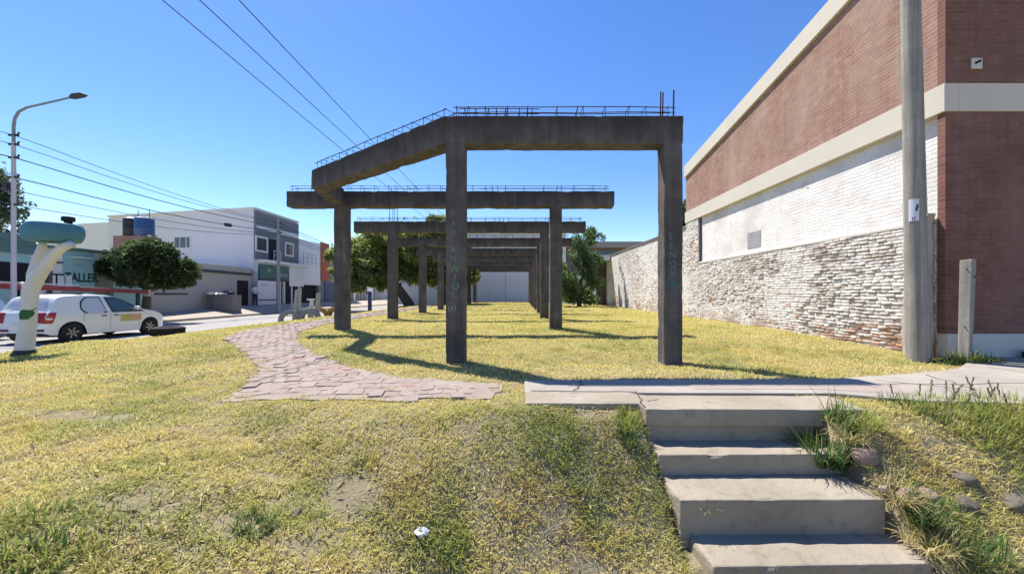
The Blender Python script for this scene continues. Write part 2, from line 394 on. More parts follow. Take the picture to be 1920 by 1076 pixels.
M['lampgrey'] = simple('lamp_grey', (.24, .24, .27), .5, .4, .2); M['lampost'] = simple('lamp_post_paint', (.50, .46, .50), .6, .3)
M['tankblue'] = simple('blue_tank', (.03, .085, .22), .45, .4); M['tankblack'] = simple('black_tank', (.018, .018, .025), .5, .4)
M['wire'] = simple('cable', (.02, .02, .024), .6, .3)
M['paper'] = simple('paper', (.62, .62, .70), .8, .2, 0, .08, 10); M['bluepaint'] = simple('dark_blue_print', (.05, .06, .16), .7, .2)
t = NT('stone', .95, .15); n = t.noise(6, 6, .7); t.color(t.mix(t.ramp(n, [(.35, 0), (.7, 1)]), (.20, .135, .115), (.38, .28, .24))); t.bump(t.noise(25, 5, .7), .02); M['stone'] = t.mat
M['greystone'] = simple('grey_stone', (.17, .145, .115), .95, .15, 0, .35, 7, .02)
M['plaster'] = simple('crumbling_plaster', (.50, .44, .37), .95, .1, 0, .25, 5, .03)
M['litter'] = simple('white_plastic', (.75, .75, .75), .4, .4)
M['skin'] = simple('skin', (.33, .19, .13), .6, .3); M['shirt'] = simple('white_shirt', (.58, .60, .66), .85, .2); M['trouser'] = simple('dark_trousers', (.03, .03, .045), .85, .2); M['hair'] = simple('dark_hair', (.015, .012, .01), .7, .2)

# ------------------------------------------------------------------ ground, road, pavements
PATH = [(-3.0, 3.72), (-.26, 3.80), (-.25, 4.5), (-1.5, 4.8), (-2.2, 5.3), (-3.5, 6.5), (-5.0, 8.3), (-5.75, 9.6), (-6.2, 12), (-6.5, 16), (-6.6, 40), (-7.7, 40), (-7.7, 16), (-7.5, 12), (-7.3, 9.8), (-6.9, 8.7), (-5.2, 7.0), (-4.05, 5.8), (-3.6, 5.1), (-3.15, 4.1)]
WALK = [(.04, 4.0), (.04, 4.58), (2.1, 4.62), (3.8, 4.66), (5.1, 4.95), (6.2, 5.3), (7.0, 5.85), (7.35, 6.26), (16, 6.26), (16, 3.6), (4.9, 3.6), (3.95, 3.7), (3.35, 3.97)]
def axis_pts(*seg):
    out = []
    for a, b, st in seg: out.append(np.arange(a, b - 1e-6, st))
    return np.concatenate(out)
xs = axis_pts((-400, -60, 20), (-60, -24, 3), (-24, -13.6, .4), (-13.6, -12.9, .08), (-12.9, -5, .25), (-5, 5, .05), (5, 9, .12), (9, 20, 1), (20, 401, 20))
ys = axis_pts((-200, -8, 12), (-8, 1.4, .5), (1.4, 4.7, .045), (4.7, 10, .12), (10, 48, .5), (48, 120, 4), (120, 620, 25))
X, Y = np.meshgrid(xs, ys); Z = gz(X, Y)
nx, ny = len(xs), len(ys); idx = np.arange(nx * ny).reshape(ny, nx)
Fq = np.stack([idx[:-1, :-1], idx[:-1, 1:], idx[1:, 1:], idx[1:, :-1]], -1).reshape(-1, 4)
g = npmesh('ground', np.stack([X, Y, Z], -1).reshape(-1, 3), Fq, M['soil'], smooth=True); struct(g); g['label'] = 'uneven dry lawn ground with a bank sloping down to the steps'

b = MB(); b.box(KERB, -13.3, -60, 300, -.2, 0); o = b.build('street', M['street']); struct(o); o['label'] = 'pale concrete street running past the lawn'
# far pavement, sloping up to the house fronts, with a kerb
b = MB(); yy_ = np.arange(-20, 120.1, 2); xx_ = [KERB, KERB - .15, KERB - .9, KERB - 1.7, KERB - 2.5, KERB - 8]
vs = []; 
for y in yy_:
    vs.append((KERB, y, -.1))
    for x in xx_: vs.append((x, y, float(walk_z(np.array(x), np.array(y)))))
n1 = len(xx_) + 1
b.add(vs, [(i * n1 + j, i * n1 + j + 1, (i + 1) * n1 + j + 1, (i + 1) * n1 + j) for i in range(len(yy_) - 1) for j in range(n1 - 1)])
o = b.build('far_pavement', M['walk']); struct(o); o['label'] = 'pale sloping pavement in front of the houses across the street'
b = MB(); b.prism(WALK, .25, .452); o = b.build('pavement', M['pave'], bevel=.012); struct(o); o['label'] = 'cracked concrete pavement crossing behind the steps to the brick building'
b = MB(); b.prism([(1.9, 4.14), (3.3, 4.12), (4.1, 3.92), (4.3, 4.35), (2.0, 4.42)], .40, .457); o = b.build('pavement_patch', M['pink'], bevel=.01); struct(o); o['label'] = 'pinkish cement patch in the pavement'
# pavement joints and cracks as thin dark grooves
b = MB()
def crack(pts, z, w=.012):
    for (x0, y0), (x1, y1) in zip(pts, pts[1:]):
        d = Vector((x1 - x0, y1 - y0)); nn = Vector((-d.y, d.x)).normalized() * w / 2
        b.add([(x0 + nn.x, y0 + nn.y, z), (x0 - nn.x, y0 - nn.y, z), (x1 - nn.x, y1 - nn.y, z), (x1 + nn.x, y1 + nn.y, z)], [(0, 1, 2, 3)])
rr = random.Random(4)
def wob(p0, p1, n=9, a=.035): return [(p0[0] + (p1[0] - p0[0]) * i / n + rr.uniform(-a, a), p0[1] + (p1[1] - p0[1]) * i / n + rr.uniform(-a, a)) for i in range(n + 1)]
crack(wob((3.6, 4.35), (6.2, 4.4)), .456); crack(wob((6.2, 4.4), (9, 4.55)), .456); crack(wob((5.0, 4.1), (5.3, 4.9), 6), .456); crack(wob((4.3, 4.6), (4.9, 4.15), 6), .456); crack(wob((6.6, 3.65), (6.75, 5.4), 6), .456); crack(wob((.1, 4.05), (1.25, 4.02), 6, .01), .456, .016)
crack(wob((.6, 4.1), (.75, 4.55), 5), .456)
o = b.build('pavement_cracks', M['dark']); struct(o)
# paver path: single rough pavers following the ground
EDGE = []
for (xa, ya), (xb, yb) in zip(PATH, PATH[1:] + PATH[:1]):
    m_ = max(1, int(math.hypot(xb - xa, yb - ya) / .12))
    if ya < 10 and yb < 10: EDGE += [(xa + (xb - xa) * k / m_, ya + (yb - ya) * k / m_) for k in range(m_)]
V = []; T = []; Fp = []; ang = rad(14)
ca, sa = math.cos(ang), math.sin(ang); pw, ph = .15, .22
rr = random.Random(9)
for j in range(-80, 340):
    for i in range(-300, 160):
        u = (i + (.5 if j % 2 else 0)) * pw + rr.uniform(-.018, .018); v = j * ph + rr.uniform(-.018, .018)
        cx = u * ca - v * sa; cy = u * sa + v * ca
        if not (-8 < cx < .2 and 3.5 < cy < 40): continue
        if not inpoly(np.array([cx]), np.array([cy]), PATH)[0]: continue
        ed = min(abs(cx - qx) + abs(cy - qy) for qx, qy in EDGE) if cy < 9 else 1
        if rr.random() < (.45 if ed < .20 else .05): continue
        a2 = ang + rr.uniform(-.06, .06); c2, s2 = math.cos(a2), math.sin(a2); hw = pw / 2 - rr.uniform(.002, .008); hh = ph / 2 - rr.uniform(.002, .009)
        lift = rr.uniform(.016, .021) + (.012 if rr.random() < .10 else 0); tl = rr.uniform(-.03, .03)
        base = len(V); tone = rr.uniform(.9, 1.1); pink = rr.random()
        colr = np.array([.33, .27, .24]) * tone if pink < .65 else np.array([.32, .245, .215]) * tone if pink < .97 else np.array([.36, .23, .2]) * tone
        tone *= .92
        colr = colr * .9
        for k, (dx, dy) in enumerate(((-hw, -hh), (hw, -hh), (hw, hh), (-hw, hh))):
            dx += rr.uniform(-.008, .008); dy += rr.uniform(-.010, .010)
            px_, py_ = cx + dx * c2 - dy * s2, cy + dx * s2 + dy * c2; gz_ = g1(px_, py_) + lift + dx * tl
            V.append((px_, py_, gz_ - .08)); V.append((px_, py_, gz_)); T += [colr, colr]
        B = base
        Fp += [(B + 1, B + 3, B + 5, B + 7), (B, B + 2, B + 3, B + 1), (B + 2, B + 4, B + 5, B + 3), (B + 4, B + 6, B + 7, B + 5), (B + 6, B, B + 1, B + 7)]
bx_ = np.arange(-8.2, .2, .07); by_ = np.arange(3.6, 12.0, .07); BX, BY = np.meshgrid(bx_, by_); BZ = gz(BX, BY) + .012 + .012 * (fbm(BX * 6, BY * 6, 80, 3) - .5)
bi = np.arange(BX.size).reshape(BX.shape); bq = np.stack([bi[:-1, :-1], bi[:-1, 1:], bi[1:, 1:], bi[1:, :-1]], -1).reshape(-1, 4)
bq = bq[inpoly(BX.ravel()[bq].mean(1), BY.ravel()[bq].mean(1), PATH)]
ob = npmesh('path_bed', np.stack([BX, BY, BZ], -1).reshape(-1, 3), bq, concrete('dusty_bed', (.24, .195, .165), (.31, .26, .225), (.17, .135, .11)), smooth=True); struct(ob); ob['label'] = 'dusty earth bed between the pavers of the path'
o = npmesh('path', np.array(V), np.array(Fp), M['paver'], tint=np.array(T)); struct(o); o['label'] = 'worn path of pinkish pavers curving left across the lawn'

# ------------------------------------------------------------------ steps
st = thing('concrete_steps', (1.93, 3.0, -.26), 'worn concrete steps climbing the grassy bank to the pavement', 'steps')
b = MB(); b.prism([(.04, 3.58), (1.13, 3.57), (1.14, 3.40), (3.15, 3.38), (3.17, 3.85), (1.3, 3.87), (1.1, 3.995), (.04, 3.995)], .30, .459); rough(b.build('landing_slab', M['step'], st, bevel=.012), 24, .004, 5, .010)
b = MB(); b.box(1.165, 2.95, 3.43, 3.70, -.1, .385); b.build('riser', M['step'], st)
def step(x0, x1, y0, y1, z0, z1, sk=0):
    b = MB(); b.hexa([(x0, y0, z0), (x1, y0 + sk, z0), (x1 + .02, y1, z0), (x0 - .02, y1, z0)], [(x0, y0, z1), (x1, y0 + sk, z1), (x1 + .02, y1, z1), (x0 - .02, y1, z1)]); o = b.build('tread', M['step'], st, bevel=.012)
    return rough(o, 24, .006, 5, .014)
step(1.155, 2.72, 3.12, 3.45, -.2, .161, .02); step(1.17, 2.69, 2.74, 3.13, -.4, -.008, .01); step(1.25, 2.70, 2.42, 2.76, -.62, -.263, .03)
b = MB(); crack(wob((1.13, 3.42), (1.22, 3.9), 7, .02), .4615, .012); b.build('crack', M['dark'], st); b = MB(); crack(wob((1.22, 3.62), (1.35, 3.7), 4, .015), .4615, .01); b.build('crack', M['dark'], st)

# ------------------------------------------------------------------ portal frames of the unfinished pergola
ZB = EYE + 2.42; ZT = EYE + 2.87; CW = .15
def cage(b, p0, p1, zt, w=.12, h=.17, gap=.22, gaps=None, seed=1):
    """rebar cage standing out of a beam top from p0 to p1"""
    q = random.Random(seed); p0 = Vector((*p0, zt)); p1 = Vector((*p1, zt)); d = p1 - p0; L = d.length; t = d / L; nrm = Vector((-t.y, t.x, 0))
    for sgn in (-1, 1):
        n = max(2, int(L / .6)); pts = [p0 + t * (L * i / n) + nrm * sgn * w + Vector((0, 0, h + q.uniform(-.012, .012))) for i in range(n + 1)]
        b.tube(pts, .0075, 5)
        pts = [p0 + t * (L * i / n) + nrm * sgn * w + Vector((0, 0, h * .45 + q.uniform(-.01, .01))) for i in range(n + 1)]
        if sgn < 0: b.tube(pts, .006, 5)
    s = .06
    while s < L:
        lean = q.uniform(-.03, .05); c = p0 + t * s
        pts = [c - nrm * w - Vector((0, 0, .08)), c - nrm * w + t * lean + Vector((0, 0, h + .015)), c + nrm * w + t * lean + Vector((0, 0, h + .015)), c + nrm * w - Vector((0, 0, .08))]
        for a_, b_ in zip(pts, pts[1:]): b.tube([a_, b_], .0055, 5)
        s += gap * q.choice([.5, 1, 1, 1.15, 1.6])
def column(b, x, y, w=CW, zt=ZB + .02):
    n = 7; zs_ = [.1 + (zt - .1) * i / n for i in range(n + 1)]; q = random.Random(int(x * 100 + y * 7))
    for z0, z1 in zip(zs_, zs_[1:]): pass
    vs = []; 
    for z in zs_:
        for sx, sy in ((-1, -1), (1, -1), (1, 1), (-1, 1)): vs.append((x + sx * w + q.uniform(-.006, .006), y + sy * w + q.uniform(-.006, .006), z))
    fs = [(3, 2, 1, 0), tuple(n * 4 + k for k in range(4))] + [(i * 4 + k, i * 4 + (k + 1) % 4, i * 4 + 4 + (k + 1) % 4, i * 4 + 4 + k) for i in range(n) for k in range(4)]
    b.add(vs, fs)
def beam(b, poly, z0=ZB, z1=ZT):
    b.prism(poly, z0, z1)
Y1 = 6.0
YS = [10.3 + 4.25 * k for k in range(8)]
# front frame: straight beam on two posts, then a bent beam running back to the second frame
fr = thing('concrete_portal_frame', (.75, Y1, .385), 'nearest dark concrete frame with graffiti on both posts and a bent beam', 'concrete frame', 'concrete frames standing in a row on the lawn')
for x in (-1.06, 2.45):
    b = MB(); column(b, x, Y1 + .15); c_ = rough(b.build('post', M['frame'], fr, bevel=.012), 24, .002, 4, .012)
    if x < 0:
        b_ = 0
        yf = Y1 - .004
        for k, ch in enumerate('FABIAN'):
            letters(ch, M['graf' if k > 3 else 'graf4'], c_, (-1.135 + .01 * math.sin(k), yf, EYE + (552 - (396 + k * 16.2)) * Y1 / F - .11), (1, 0, 0), (0, 0, 1), .155, 'graffiti_letter', .95, .003, 1.0, .012)
        for k, ch in enumerate('WIOS'):
            letters(ch, M['graf'], c_, (-1.15 if ch == 'W' else -1.12 if ch != 'I' else -1.085, yf, EYE + (552 - (497 + k * 16.6)) * Y1 / F - .11), (1, 0, 0), (0, 0, 1), .155, 'graffiti_letter', .95, .003, 1.0, .012)
        letters('E 4 7', M['graf2'], c_, (-1.165, yf, EYE - (584 - 552) * Y1 / F), (1, 0, 0), (0, 0, 1), .105, 'graffiti_number', .7, .003)
    else:
        yf = Y1 - .004
        for k, ch in enumerate('SENOA'):
            letters(ch, M['graf4'], c_, (2.375, yf, EYE + (552 - (437 + k * 17.5)) * Y1 / F - .10), (1, 0, 0), (0, 0, 1), .155, 'graffiti_letter', .9, .003, 1.0, .012)
        letters('EZRX', M['graf3'], c_, (2.315, yf, EYE + (552 - 537) * Y1 / F), (1, 0, 0), (0, 0, 1), .10, 'graffiti_letter', 1.0, .003)
b = MB()
beam(b, [(-1.24, Y1), (2.61, Y1), (2.61, Y1 + .30), (-1.12, Y1 + .30)])
rough(b.build('beam', M['frame'], fr, bevel=.012), 30, .007, 4, .02)
b = MB(); beam(b, [(-1.243, Y1 + .002), (-1.118, Y1 + .303), (-4.62, 8.86), (-4.84, 8.62)]); beam(b, [(-4.842, 8.622), (-4.618, 8.862), (-4.83, 10.19), (-5.13, 10.19)], ZB + .003, ZT - .003)
rough(b.build('bent_beam', M['frame'], fr, bevel=.012), 24, .007, 4, .02)
b = MB(); cage(b, (-1.1, Y1 + .15), (2.5, Y1 + .15), ZT, .11, .16, .3, seed=3); cage(b, (-1.15, Y1 + .17), (-4.7, 8.72), ZT, .11, .16, .26, seed=5); cage(b, (-1.0, Y1 + .13), (.3, Y1 + .13), ZT, .08, .13, .14, seed=6)
b.build('rebar_cage', M['rust'], fr)
b = MB()
for x, y, h in ((2.29, .05, .40), (2.33, .25, .52), (2.47, .06, .42), (2.54, .24, .54)): b.tube([(x, Y1 + y, ZT - .1), (x + .01, Y1 + y, ZT + h)], .011, 6)
b.build('starter_bar', M['rust'], fr)
# the repeating frames
f2 = thing('concrete_portal_frame', (0, YS[0], 0), 'second dark concrete frame from the front, touched by the bent beam', 'concrete frame', 'concrete frames standing in a row on the lawn')
for x in (-5.0, .97):
    b = MB(); column(b, x, YS[0] + .16, .165); b.build('post', M['frame'], f2, bevel=.015)
b = MB(); beam(b, [(-6.48, YS[0]), (2.58, YS[0]), (2.58, YS[0] + .32), (-6.48, YS[0] + .32)], ZB, ZT - .02); rough(b.build('beam', M['frame'], f2, bevel=.015), 40, .008, 4, .02)
b = MB(); cage(b, (-6.4, YS[0] + .16), (2.45, YS[0] + .16), ZT - .02, .12, .15, .34, seed=8); b.build('rebar_cage', M['rust'], f2)
ordn = ['third', 'fourth', 'fifth', 'sixth', 'seventh', 'eighth', 'ninth']
frames = [f2]
f3 = None
for k, y in enumerate(YS[1:]):
    lab = f'{ordn[k]} dark concrete frame from the front in the row on the lawn'
    if k == len(YS) - 2: lab = 'farthest dark concrete frame of the row, just before the pale back wall'
    if k == 0: lab = 'third dark concrete frame, with starter bars standing up from its left post'
    q = dup(f2, (.0 if k else -.05, y, .0), lab)
    frames.append(q)
    if k == 0:
        b = MB()
        for dx, dy in ((-.1, .08), (.1, .08), (-.03, .24), (.16, .24)): b.tube([(-5.05 + dx, y + dy, ZT - .1), (-5.05 + dx, y + dy, ZT + .55)], .012, 5)
        b.build('starter_bar', M['rust'], q)

# ------------------------------------------------------------------ brick building on the right
XW = 7.16; YF = 6.3; YE = 16.2
def ztop(y): return EYE + np.interp(y, [6.3, 16.2], [7.15, 5.55])
bb = thing('brick_building', (10, 10, .4), 'tall red brick building with cream bands and a white painted side wall', 'building')
b = MB()
b.hexa([(XW + .15, YF + .12, .2), (16, YF + .12, .2), (16, YE - .1, .2), (XW + .15, YE - .1, .2)], [(XW + .15, YF + .12, ztop(YF) - .6), (16, YF + .12, ztop(YF) - .6), (16, YE - .1, ztop(YE) - .6), (XW + .15, YE - .1, ztop(YE) - .6)]); b.build('core_wall', M['mortar'], bb)
b = MB(); ZBT = 5.05
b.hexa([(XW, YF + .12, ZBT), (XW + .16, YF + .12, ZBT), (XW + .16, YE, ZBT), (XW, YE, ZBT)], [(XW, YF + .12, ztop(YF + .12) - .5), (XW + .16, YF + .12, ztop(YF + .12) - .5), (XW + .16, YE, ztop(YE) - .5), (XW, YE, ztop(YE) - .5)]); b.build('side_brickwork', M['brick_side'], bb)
b = MB()
b.box(XW, 16, YF, YF + .12, .84, 4.585); b.box(XW, 16, YF, YF + .12, 5.045, ztop(YF) - .5); b.build('front_brickwork', M['brick_front_shaded'], bb)
b = MB(); b.box(XW - .04, XW + .2, YF - .025, YE + .03, 4.58, 5.05); b.box(XW + .2, 16, YF - .025, YF + .14, 4.58, 5.05); b.build('band', M['band'], bb, bevel=.008)
b = MB(); lo = []; 
y0, y1 = YF - .05, YE + .05
b.hexa([(XW - .075, y0, ztop(y0) - .5), (XW + .3, y0, ztop(y0) - .5), (XW + .3, y1, ztop(y1) - .5), (XW - .075, y1, ztop(y1) - .5)], [(XW - .075, y0, ztop(y0)), (XW + .3, y0, ztop(y0)), (XW + .3, y1, ztop(y1)), (XW - .075, y1, ztop(y1))]); b.build('parapet_cap', M['band'], bb, bevel=.01)
b = MB(); b.box(XW + .02, 16, YF - .02, YF + .14, .2, .838); b.build('plinth', M['plinth'], bb, bevel=.006)
b = MB(); b.box(XW + .095, XW + .16, YF + .12, 15.05, 2.8, 4.579); o_in = b.build('painted_infill', M['infill'], bb)
b = MB(); b.hexa([(XW - .02, YF + .13, 2.74), (XW + .13, YF + .13, 2.80), (XW + .13, 15.05, 2.80), (XW - .02, 15.05, 2.74)], [(XW - .02, YF + .13, 2.79), (XW + .13, YF + .13, 2.84), (XW + .13, 15.05, 2.84), (XW - .02, 15.05, 2.79)]); b.build('sill', M['plinth'], bb)
b = MB(); b.box(XW + .085, XW + .10, 11.3, 11.95, 2.95, 3.45); b.build('grey_patch', simple('grey_patch_paint', (.30, .30, .32), .9, .1, 0, .3, 6), o_in)
b = MB(); b.box(XW + .04, XW + .12, 14.99, 15.06, 2.84, 4.57); b.build('dark_jamb', M['dgrey'], bb)
def bricks(y0, y1, z0, z1f, x, seed, name, parent, bw=.25, bh=.078, jit=1.0):
    q = np.random.default_rng(seed); V = []; Fb = []; T = []
    row = 0; z = z0
    while z < max(z1f(y0), z1f(y1)):
        y = y0 - (bw / 2 if row % 2 else 0)
        while y < y1:
            bl = bw * q.uniform(.5, 1.05); a = max(y, y0); e = min(y + bl, y1); y += bl
            if e - a < .05: continue
            ym = (a + e) / 2
            if z + bh * .8 > z1f(ym): continue
            wear = float(fbm(np.array(ym * .9), np.array(z * 1.3), 21)); rough = float(fbm(np.array(ym * .35), np.array(z * .6), 33))
            if q.random() < .045 * jit and wear < .5: continue
            j = jit * (.5 + 1.2 * rough)
            smooth_ = float(fbm(np.array(ym * .45 + 3), np.array(z * .8), 41)) + (.10 if 12.4 < ym < 15.2 and z < 2.1 else 0) + (.06 if ym > 16 else 0)
            if smooth_ > .56: j *= .35
            h0 = .002 + q.random() * .009 * j; pr = .008 + q.random() * .022 * j
            zz = z + .014 * math.sin(ym * 1.9 + row * .35) * j
            p = [(a + .001 + q.random() * .006 * j, zz + h0), (e - .001 - q.random() * .006 * j, zz + h0 + q.normal() * .005 * j), (e - .001 - q.random() * .006 * j, zz + bh - h0), (a + .001 + q.random() * .006 * j, zz + bh - h0 + q.normal() * .005 * j)]
            cy = sum(k[0] for k in p) / 4; cz = sum(k[1] for k in p) / 4; B = len(V)
            for s_, xo in ((1.0, .03), (1.0, -pr * .55), (.72, -pr)):
                for k in p: V.append((x + xo + q.normal() * .004 * j, cy + (k[0] - cy) * (s_ + (0.16 if s_ < 1 else 0)), cz + (k[1] - cz) * s_))
            for L in (0, 4):
                for k in range(4): Fb.append((B + L + k, B + L + (k + 1) % 4, B + L + 4 + (k + 1) % 4, B + L + 4 + k))
            Fb.append((B + 8, B + 9, B + 10, B + 11))
            r_ = q.random(); red = wear < .33
            colr = np.array([.70, .655, .615]) * (.82 + .25 * q.random())
            if smooth_ > .56 and r_ > .08: colr = np.array([.70, .665, .635]) * (.92 + .1 * q.random())
            elif red and r_ < .55: colr = np.array([.46, .30, .22]) * (.8 + .4 * q.random())
            elif r_ < .16: colr = np.array([.52, .45, .40]) * (.8 + .4 * q.random())
            if smooth_ < .56 and 8.3 < ym < 12.4 and z > 1.75 + .5 * wear and r_ < .75: colr = colr * np.array([.80, .75, .71])
            if ym < 9 and z < .62 + .55 * (rough - .2) * (1 if ym < 8 else .5) and q.random() < .6: colr = np.array([.44, .29, .215]) * (.75 + .5 * q.random())
            T += [colr] * 12
        z += bh; row += 1
    return npmesh(name, np.array(V), np.array(Fb), M['oldbrick'], parent, np.array(T), smooth=True)
b = MB(); b.box(XW + .0, XW + .16, YF + .13, 15.05, .2, 2.739); b.build('mortar_bed', M['mortar'], bb)
bricks(YF + .14, 15.04, .42, lambda y: 2.74, XW + .004, 5, 'old_brickwork', bb, .24, .068, 1.15)
b = MB(); b.box(XW + .0, XW + .16, 15.06, YE - .02, .2, 4.578); b.build('end_mortar_bed', M['mortar'], bb)
bricks(15.07, YE - .02, .42, lambda y: 4.56, XW + .004, 6, 'end_brickwork', bb, .25, .078, .7)
# vent on the front
b = MB(); vx, vz = 7.665, 5.38
b.box(vx - .09, vx + .09, YF - .03, YF - .002, vz - .09, vz + .09); v_ = b.build('vent_plate', M['plinth'], bb, bevel=.006)
b = MB(); b.obox((vx + .01, YF - .034, vz + .02), (.11, .01, .035), (0, rad(-25), 0)); b.build('vent_hole', M['dark'], v_)
# boundary wall further back
pw_ = thing('boundary_wall', (XW, 24, .5), 'long peeling whitewashed brick wall running back along the lawn', 'wall')
zt2 = lambda y: float(np.interp(y, [16.2, 19.4, 28.5, 33], [4.40, 4.36, 4.60, 4.62]))
b = MB(); b.hexa([(XW + .03, 16.2, .2), (XW + .3, 16.2, .2), (XW + .3, 33, .2), (XW + .03, 33, .2)], [(XW + .03, 16.2, zt2(16.2)), (XW + .3, 16.2, zt2(16.2)), (XW + .3, 33, zt2(33)), (XW + .03, 33, zt2(33))]); b.build('mortar_bed', M['mortar'], pw_)
bricks(16.22, 33, .45, zt2, XW + .034, 9, 'brickwork', pw_, .25, .08, .75)
b = MB(); b.hexa([(XW - .03, 16.2, zt2(16.2)), (XW + .33, 16.2, zt2(16.2)), (XW + .33, 33, zt2(33)), (XW - .03, 33, zt2(33))], [(XW - .03, 16.2, zt2(16.2) + .09), (XW + .33, 16.2, zt2(16.2) + .09), (XW + .33, 33, zt2(33) + .09), (XW - .03, 33, zt2(33) + .09)]); b.build('coping', M['brown'], pw_)
# crumbling plaster pier by the corner
pp = thing('plaster_pier', (7.05, 6.6, .4), 'crumbling plastered stub between the thick pole and the brick corner', 'pier')
me_b = bmesh.new(); bmesh.ops.create_grid(me_b, x_segments=1, y_segments=1, size=.5); me_b.free()
b = MB(); q = random.Random(8); n = 16; vs = []
for i in range(n + 1):
    z = .25 + 2.65 * i / n; k = 1 - .25 * (i / n) ** 6
    for ax, ay in ((6.93, 6.44), (7.08, 6.43), (7.155, 6.46), (7.155, 6.80), (6.94, 6.78)):
        vs.append((ax + q.uniform(-.022, .022) + (.05 if i == n else 0), ay + q.uniform(-.02, .02), z))
fs = [(i * 5 + k, i * 5 + (k + 1) % 5, i * 5 + 5 + (k + 1) % 5, i * 5 + 5 + k) for i in range(n) for k in range(5)] + [tuple(n * 5 + k for k in range(5))]
b.add(vs, fs); pl = b.build('pier_body', M['plaster'], pp)

# thick utility pole with a poster, and the leaning stake
up = thing('utility_pole', (6.6, 6.2, .35), 'thick grey concrete utility pole beside the brick corner, poster on its side', 'utility pole')
b = MB(); pc = lambda z: (6.6 - .022 * (z - .35), 6.2, z)
zz = [.2, .6, 1.5, 3, 5, 7, 9.4]
b.tube([pc(z) for z in zz], [.158, .152, .147, .139, .128, .118, .105], 28); b.build('shaft', M['pole'], up, smooth=True)
b = MB(); r0 = .1435; z0, z1 = 2.70, 3.06
cx, cy, _ = pc(2.9); vs = []; n = 8
for i in range(n + 1):
    an = rad(192 + 50 * i / n)
    for z in (z0, z1): vs.append((cx + math.cos(an) * r0, cy + math.sin(an) * r0, z))
b.add(vs, [(2 * i, 2 * i + 2, 2 * i + 3, 2 * i + 1) for i in range(n)]); ps = b.build('poster', M['paper'], up)
b = MB()
def onpole(a0, a1, z0, z1, r=.1445):
    vs = []
    for i in range(5):
        an = rad(a0 + (a1 - a0) * i / 4)
        for z in (z0, z1): vs.append((cx + math.cos(an) * r, cy + math.sin(an) * r, z))
    b.add(vs, [(2 * i, 2 * i + 2, 2 * i + 3, 2 * i + 1) for i in range(4)])
onpole(225, 236, 2.86, 2.93); onpole(229, 240, 2.91, 2.97); b.build('poster_picture', M['bluepaint'], ps)
b = MB(); onpole(210, 214, 2.71, 2.77); b.build('digit', M['bluepaint'], ps); b = MB(); onpole(220, 224, 2.71, 2.77); b.build('digit', M['bluepaint'], ps)
b = MB(); onpole(280, 312, 3.03, 3.085, .1425); b.build('pale_strap', M['plinth'], up); b = MB(); onpole(280, 312, 2.775, 2.82, .145); b.build('pale_strap', M['plinth'], up)
b = MB(); onpole(277, 300, 5.40, 5.47, .131); b.build('number_plate', M['paper'], up)
sk = thing('leaning_stake', (7.12, 6.02, .3), 'short grey square concrete stake leaning in the weeds before the brick wall', 'stake')
b = MB(); b.hexa([(7.04, 6.03, .25), (7.075, 5.90, .25), (7.17, 5.94, .25), (7.135, 6.07, .25)], [(7.09, 6.04, 2.05), (7.13, 5.90, 2.06), (7.265, 5.95, 2.06), (7.225, 6.09, 2.05)]); b.build('stake_body', M['pole'], sk, bevel=.012)
for x, y, z in ((7.19, 5.918, 1.78), (7.105, 5.955, 1.9), (7.075, 5.955, .98), (7.15, 5.925, 1.3)): MB().lathe([(0, 0), (.018, 0)], (x, y - .004, z), (.3, -1, 0), 10).build('bolt_hole', M['dark'], sk)
b = MB(); b.box(8.30, 8.5, 6.05, 6.2, .45, .56); b.box(8.32, 8.48, 6.07, 6.18, .56, .60); o = b.build('black_box', M['black'], bevel=.015); tag(o, 'small black box on the pavement against the pale plinth', 'box')

# canopy, piers and houses at the back right
cn = thing('concrete_canopy', (6.2, 31.5, .6), 'white concrete canopy on two dark piers at the far end of the whitewashed wall', 'canopy')
b = MB(); b.box(5.2, 7.12, 29.8, 34.4, 4.25, 4.62); b.build('canopy_slab', M['white'], cn, bevel=.02)
b = MB(); b.box(6.42, 7.1, 31.4, 31.9, .4, 4.249); b.build('pier', M['frame'], cn); b = MB(); b.box(5.9, 6.3, 33.2, 33.6, .4, 4.249); b.build('pier', M['frame'], cn)
o = MB().box(4.2, 7.4, 36.4, 36.7, .4, 3.3).build('rear_wall', M['white']); tag(o, 'low white wall seen behind the canopy piers', 'wall')
rh = thing('brown_roofed_house', (10, 47, .5), 'flat brown roofed house rising behind the whitewashed wall', 'house')
b = MB(); b.box(5.6, 22, 46.2, 54, .4, 7.2); b.build('wall', M['brown'], rh); b = MB(); b.box(5.2, 22.5, 45.5, 54.5, 7.2, 7.95); b.build('roof', simple('grey_fascia', (.27, .25, .26), .85), rh, bevel=.02)
b = MB(); b.box(8.8, 12, 46.17, 46.2, 5.2, 6.9); b.build('window', M['glass'], rh)
ow = thing('pale_end_building', (-2, 46, .5), 'large plain pale building closing the view behind the row of frames', 'building')
b = MB(); b.box(-16, 5.4, 45, 56, .3, 8.8); b.build('wall', M['whitewall'], ow); b = MB(); b.box(-16.1, 5.5, 44.93, 56.1, 8.8, 9.0); b.build('coping', M['white'], ow)
b = MB(); b.box(-1.9, -1.87, 44.985, 45, .5, 8.7); b.box(-5.3, -5.27, 44.985, 45, .5, 8.7); b.build('joint', M['dgrey'], ow)

